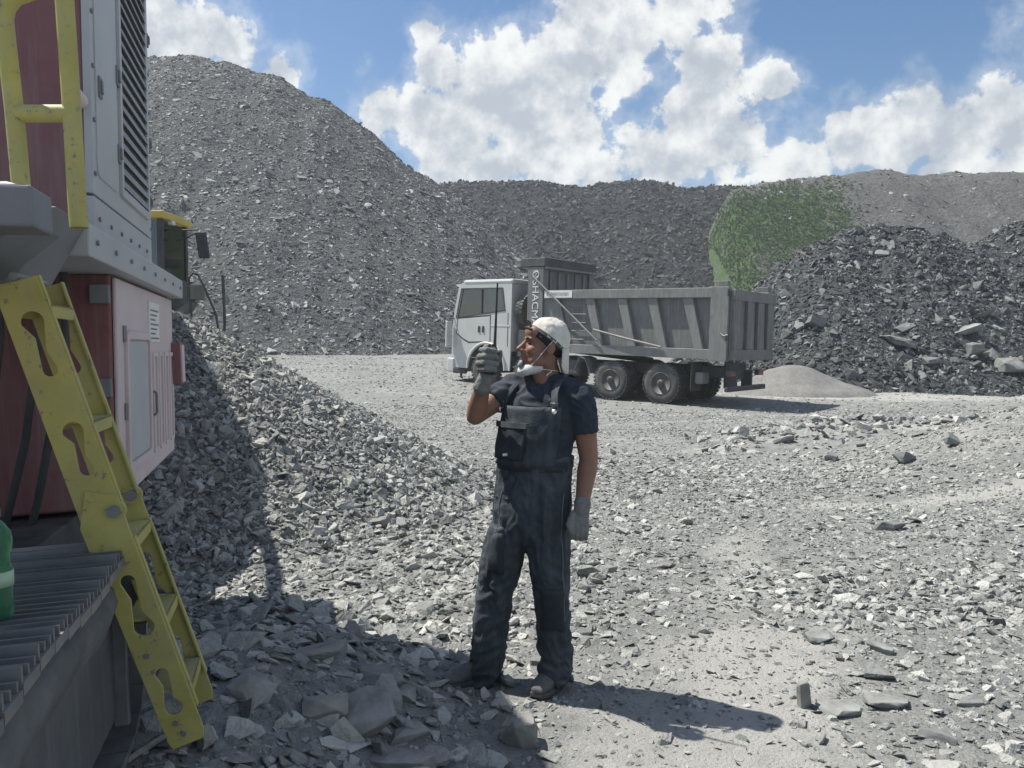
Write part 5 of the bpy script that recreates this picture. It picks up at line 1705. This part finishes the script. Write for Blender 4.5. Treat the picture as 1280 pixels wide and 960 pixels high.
# mirror on its bracket
a = ep(245, 323, 11.4); b = ep(259, 290, 11.4)
mi = MB().hexa([(a[0] + .05, a[1] - .04, a[2]), (b[0] + .03, a[1] - .04, a[2]), (b[0] + .03, a[1] + .04, a[2]), (a[0] + .05, a[1] + .04, a[2]),
                (a[0], a[1] - .04, b[2]), (b[0] - .02, a[1] - .04, b[2]), (b[0] - .02, a[1] + .04, b[2]), (a[0], a[1] + .04, b[2])]).build('mirror', M_black, EXC, .02)
MB().tube([ep(218, 288, 11.5), ep(248, 287, 11.42)], .012, 6).build('mirror_arm', M_under, mi)
MB().tube([ep(220, 300, 11.5), ep(230, 299, 11.46), ep(247, 290, 11.42)], .010, 6).build('mirror_arm', M_under, mi)
# deck rails, filter and step plate
MB().tube([ep(240, 402, 11.4), ep(237, 360, 11.4), ep(236, 348, 11.4), ep(241, 342, 11.4), ep(247, 343, 11.4), ep(255, 358, 11.4), ep(270, 393, 11.4), ep(273, 412, 11.4), ep(270, 418, 11.4), ep(250, 419, 11.4)], .017, 8).build('handrail', M_under, EXC)
MB().tube([ep(278.5, 344, 11.3), ep(280, 380, 11.3), ep(281, 405, 11.3), ep(280, 415, 11.3), ep(272, 418, 11.3)], [.024, .024, .022, .020, .020], 8).build('handrail', M_under, EXC)
ctr = Vector(ep(245, 366, 11.5))
MB().lathe([(0, -.11), (.115, -.11), (.125, -.09), (.125, .07), (.13, .075), (.13, .11), (0, .115)], 18, Matrix.Translation(ctr)).build('air_filter', M_bed_l, EXC)
MB().tube([ctr + Vector((-.05, .02, -.12)), ctr + Vector((-.12, .02, -.22)), ctr + Vector((-.30, .02, -.34)), ctr + Vector((-.38, .02, -.60))], .085, 12).build('intake_pipe', M_bed_l, EXC)
a = ep(243, 416, 11.45); b = ep(270, 409, 11.45)
ebox('step_plate', (a[0], a[1] - .12, a[2]), (b[0], b[1] + .25, b[2]), M_exy, EXC, .01)
a = ep(206, 470, 11.5); b = ep(282, 419, 11.5)
ebox('side_locker', (a[0], a[1] - .05, a[2]), (b[0], b[1] + .6, b[2]), M_under, EXC, .03)
# boom folded away behind, out of sight beyond the machine
bm_ = MB()
for (p, q, w0, w1) in (((-.3, .3, 1.6), (-1.6, 2.4, 3.4), .28, .22), ((-1.6, 2.4, 3.4), (-2.2, 4.2, 2.2), .2, .16)):
    bm_.tube([p, q], [w0, w1], 4, smooth=False)
bm_.build('boom', M_exy, EXC)

# ------------------------------------------------------------------ rocks one can pick out
def rough_rock(seed, size, flat, rnd=.0, cuts=16):
    """split slab: angular hull, edges worn, faces roughened"""
    rd = random.Random(seed)
    bm = bmesh.new()
    for k in range(cuts):
        p = Vector((rd.uniform(-1, 1), rd.uniform(-1, 1), rd.uniform(-1, 1)))
        m = max(abs(p.x), abs(p.y), abs(p.z))
        p = p / (m * (1 - rnd) + p.length * rnd) * rd.uniform(.9, 1)
        bm.verts.new((p.x * size[0] / 2, p.y * size[1] / 2, p.z * size[2] / 2 * flat))
    r = bmesh.ops.convex_hull(bm, input=bm.verts)
    bmesh.ops.delete(bm, geom=[g for g in r['geom_interior'] if isinstance(g, bmesh.types.BMVert)], context='VERTS')
    bmesh.ops.dissolve_limit(bm, angle_limit=R(14), verts=bm.verts, edges=bm.edges)
    bmesh.ops.bevel(bm, geom=bm.edges[:], offset=.02 * size[2] + .003, segments=2, profile=.6, affect='EDGES')
    bmesh.ops.triangulate(bm, faces=bm.faces[:])
    bmesh.ops.subdivide_edges(bm, edges=bm.edges[:], cuts=2, use_grid_fill=True)
    L0 = max(size)
    for v in bm.verts:
        n = mnoise.fractal(v.co * (3.2 / L0) + Vector((seed, 0, 0)), .8, 2, 4)
        lay = math.sin(v.co.z / size[2] * 14 + 2 * n) * .008
        v.co += v.co.normalized() * (n * .03 + lay) * L0 * .5
    me = bpy.data.meshes.new('rock')
    bm.to_mesh(me); bm.free()
    return me
M_rock = principled('shale_block', (.165, .17, .164), .9, var=.22, vscale=7, dust=.6, dust_col=(.36, .36, .34), bump=.5, bscale=35, spec=.2)
M_rock_d = principled('dark_shale_block', (.13, .137, .14), .85, var=.22, vscale=6, dust=.45, dust_col=(.33, .33, .315), bump=.5, bscale=25, spec=.25)
def rock(px, py, size, rot, label, flat=1.0, mat=None, surf=ground_z, d0=None, seed=1, rnd=0.0, sink=.25):
    # walk out along the line of sight until the ground is met
    y = d0 or 1.5
    while y < 60:
        p = at(px, py, y)
        if p.z <= float(surf(p.x, p.y)): break
        y += .02
    me = rough_rock(seed, size, flat, rnd)
    o = link('rock', me, mat or M_rock)
    o.location = (p.x, p.y, p.z + size[2] * flat * (.5 - sink)); o.rotation_euler = tuple(R(a) for a in rot)
    tag(o, label, 'rock', 'single rocks lying on the quarry floor')
    return o
rock(648, 932, (.17, .11, .14), (6, 4, 12), 'square edged block standing on the lit ground below the man', seed=3, sink=.1)
rock(452, 905, (.28, .24, .08), (14, -10, 25), 'large flat slab lying in the machine shadow, nearest of the shaded slabs', seed=5, sink=0)
rock(478, 856, (.23, .13, .10), (4, -6, -12), 'thick squared block in the machine shadow behind the large flat slab', seed=8, sink=.1)
rock(405, 892, (.20, .14, .11), (12, 8, 30), 'dark wedge shaped rock in shadow left of the large flat slab', seed=9, sink=.15)
rock(502, 872, (.20, .13, .06), (5, 14, 40), 'thin tilted slab in shadow leaning right of the squared block', seed=12, sink=.1)
rock(316, 868, (.20, .16, .09), (0, 6, 80), 'small rock in shadow between the ladder and the slabs', seed=13)
rock(398, 822, (.28, .09, .07), (8, -4, 28), 'long narrow slab in shadow farthest from the camera', seed=14, sink=.1)
rock(505, 925, (.24, .08, .05), (20, 10, 55), 'narrow splinter of shale propped in shadow beside the large slab', seed=15, sink=.1)
rock(505, 958, (.26, .16, .08), (0, 0, 10), 'low rock in shadow at the bottom edge', seed=16)
rock(738, 722, (.22, .15, .12), (0, 8, 10), 'rounded light boulder on the ground right of the man', seed=17, rnd=.6)
rock(734, 738, (.13, .10, .08), (0, 0, 50), 'small block in front of the rounded boulder by the man', seed=18)
rock(1006, 884, (.075, .06, .15), (8, -6, 10), 'small stone standing on end in the right foreground', seed=19, sink=.15)
rock(1112, 884, (.22, .11, .06), (4, 3, -5), 'flat squared slab in the right foreground near the upright stone', seed=21)
rock(1050, 890, (.20, .15, .05), (0, 5, 20), 'pale thin slab beside the upright stone', seed=22)
rock(1210, 882, (.13, .07, .06), (0, 0, 4), 'dark brick shaped stone alone in the right foreground', seed=23, mat=M_rock_d)
rock(1172, 925, (.14, .08, .05), (0, 5, -15), 'dark flat stone nearest the bottom right corner', seed=24, mat=M_rock_d)
rock(1024, 800, (.20, .13, .07), (0, 0, 15), 'pale smooth rock at the edge of the gravel drift', seed=25, rnd=.5)
rock(1100, 815, (.15, .12, .07), (0, 10, -20), 'pale rock among the gravel drift on the right', seed=26, rnd=.4)
rock(1112, 662, (.26, .12, .10), (0, 0, 4), 'dark flat rock beside the pale track on the right', seed=27, mat=M_rock_d)
rock(1191, 557, (.24, .16, .22), (0, 10, 0), 'pale rounded stone on the rubble bank at the right', seed=28, rnd=.8, d0=9, sink=.1)
rock(1176, 528, (.40, .16, .10), (0, 0, 0), 'long pale slab lying on top of the rubble bank', seed=29, d0=11, sink=.2)
rock(1130, 578, (.32, .20, .20), (0, 10, 30), 'dark block in the rubble bank below the pale stone', seed=31, mat=M_rock_d, d0=9)
rock(1040, 575, (.30, .18, .16), (0, 0, 60), 'dark block at the left end of the rubble bank', seed=32, mat=M_rock_d, d0=9)
for i, (px, py, sz, rot, lab) in enumerate((
        (1222, 397, (1.3, .5, .22), (0, -20, 8), 'long pale slab lying across the dark rock heap'),
        (1208, 415, (.9, .6, .30), (0, -15, -10), 'broad pale slab under the long slab on the dark rock heap'),
        (1262, 462, (1.2, .9, .55), (0, 0, 20), 'big pale boulder at the foot of the dark rock heap, far right'),
        (1218, 445, (.6, .5, .6), (10, 0, 40), 'upright pale boulder at the foot of the dark rock heap'),
        (1125, 430, (1.3, .8, .30), (10, 12, 0), 'wide flat grey slab low on the dark rock heap'),
        (1130, 412, (.9, .5, .26), (0, -18, 20), 'dark tilted slab above the wide slab on the heap'),
        (1020, 408, (.7, .5, .5), (0, 20, 10), 'blocky rock on the left flank of the dark rock heap'),
        (1165, 455, (.6, .4, .3), (0, 0, 15), 'grey rock among small rubble at the foot of the heap'))):
    o = rock(px, py, sz, rot, lab, mat=M_rock if 'pale' in lab else M_rock_d, surf=dark_z, d0=23.5, seed=40 + i, sink=.2)
    o['group'] = 'slabs on the dark rock heap'

# ------------------------------------------------------------------ dusty air
hz = MB().box((-560, -520, -3.0), (560, 560, 42.0)).build('haze', None)
tag(hz, 'thin dusty haze over the quarry', 'haze', kind='stuff')
hm = bpy.data.materials.new('dusty_air'); hm.use_nodes = True
hm.node_tree.nodes.clear()
ho = hm.node_tree.nodes.new('ShaderNodeOutputMaterial')
hv_ = hm.node_tree.nodes.new('ShaderNodeVolumePrincipled')
hv_.inputs['Color'].default_value = (.86, .9, .94, 1)
hv_.inputs['Density'].default_value = .0010
hv_.inputs['Anisotropy'].default_value = .35
hm.node_tree.links.new(hv_.outputs[0], ho.inputs['Volume'])
hz.data.materials.append(hm)
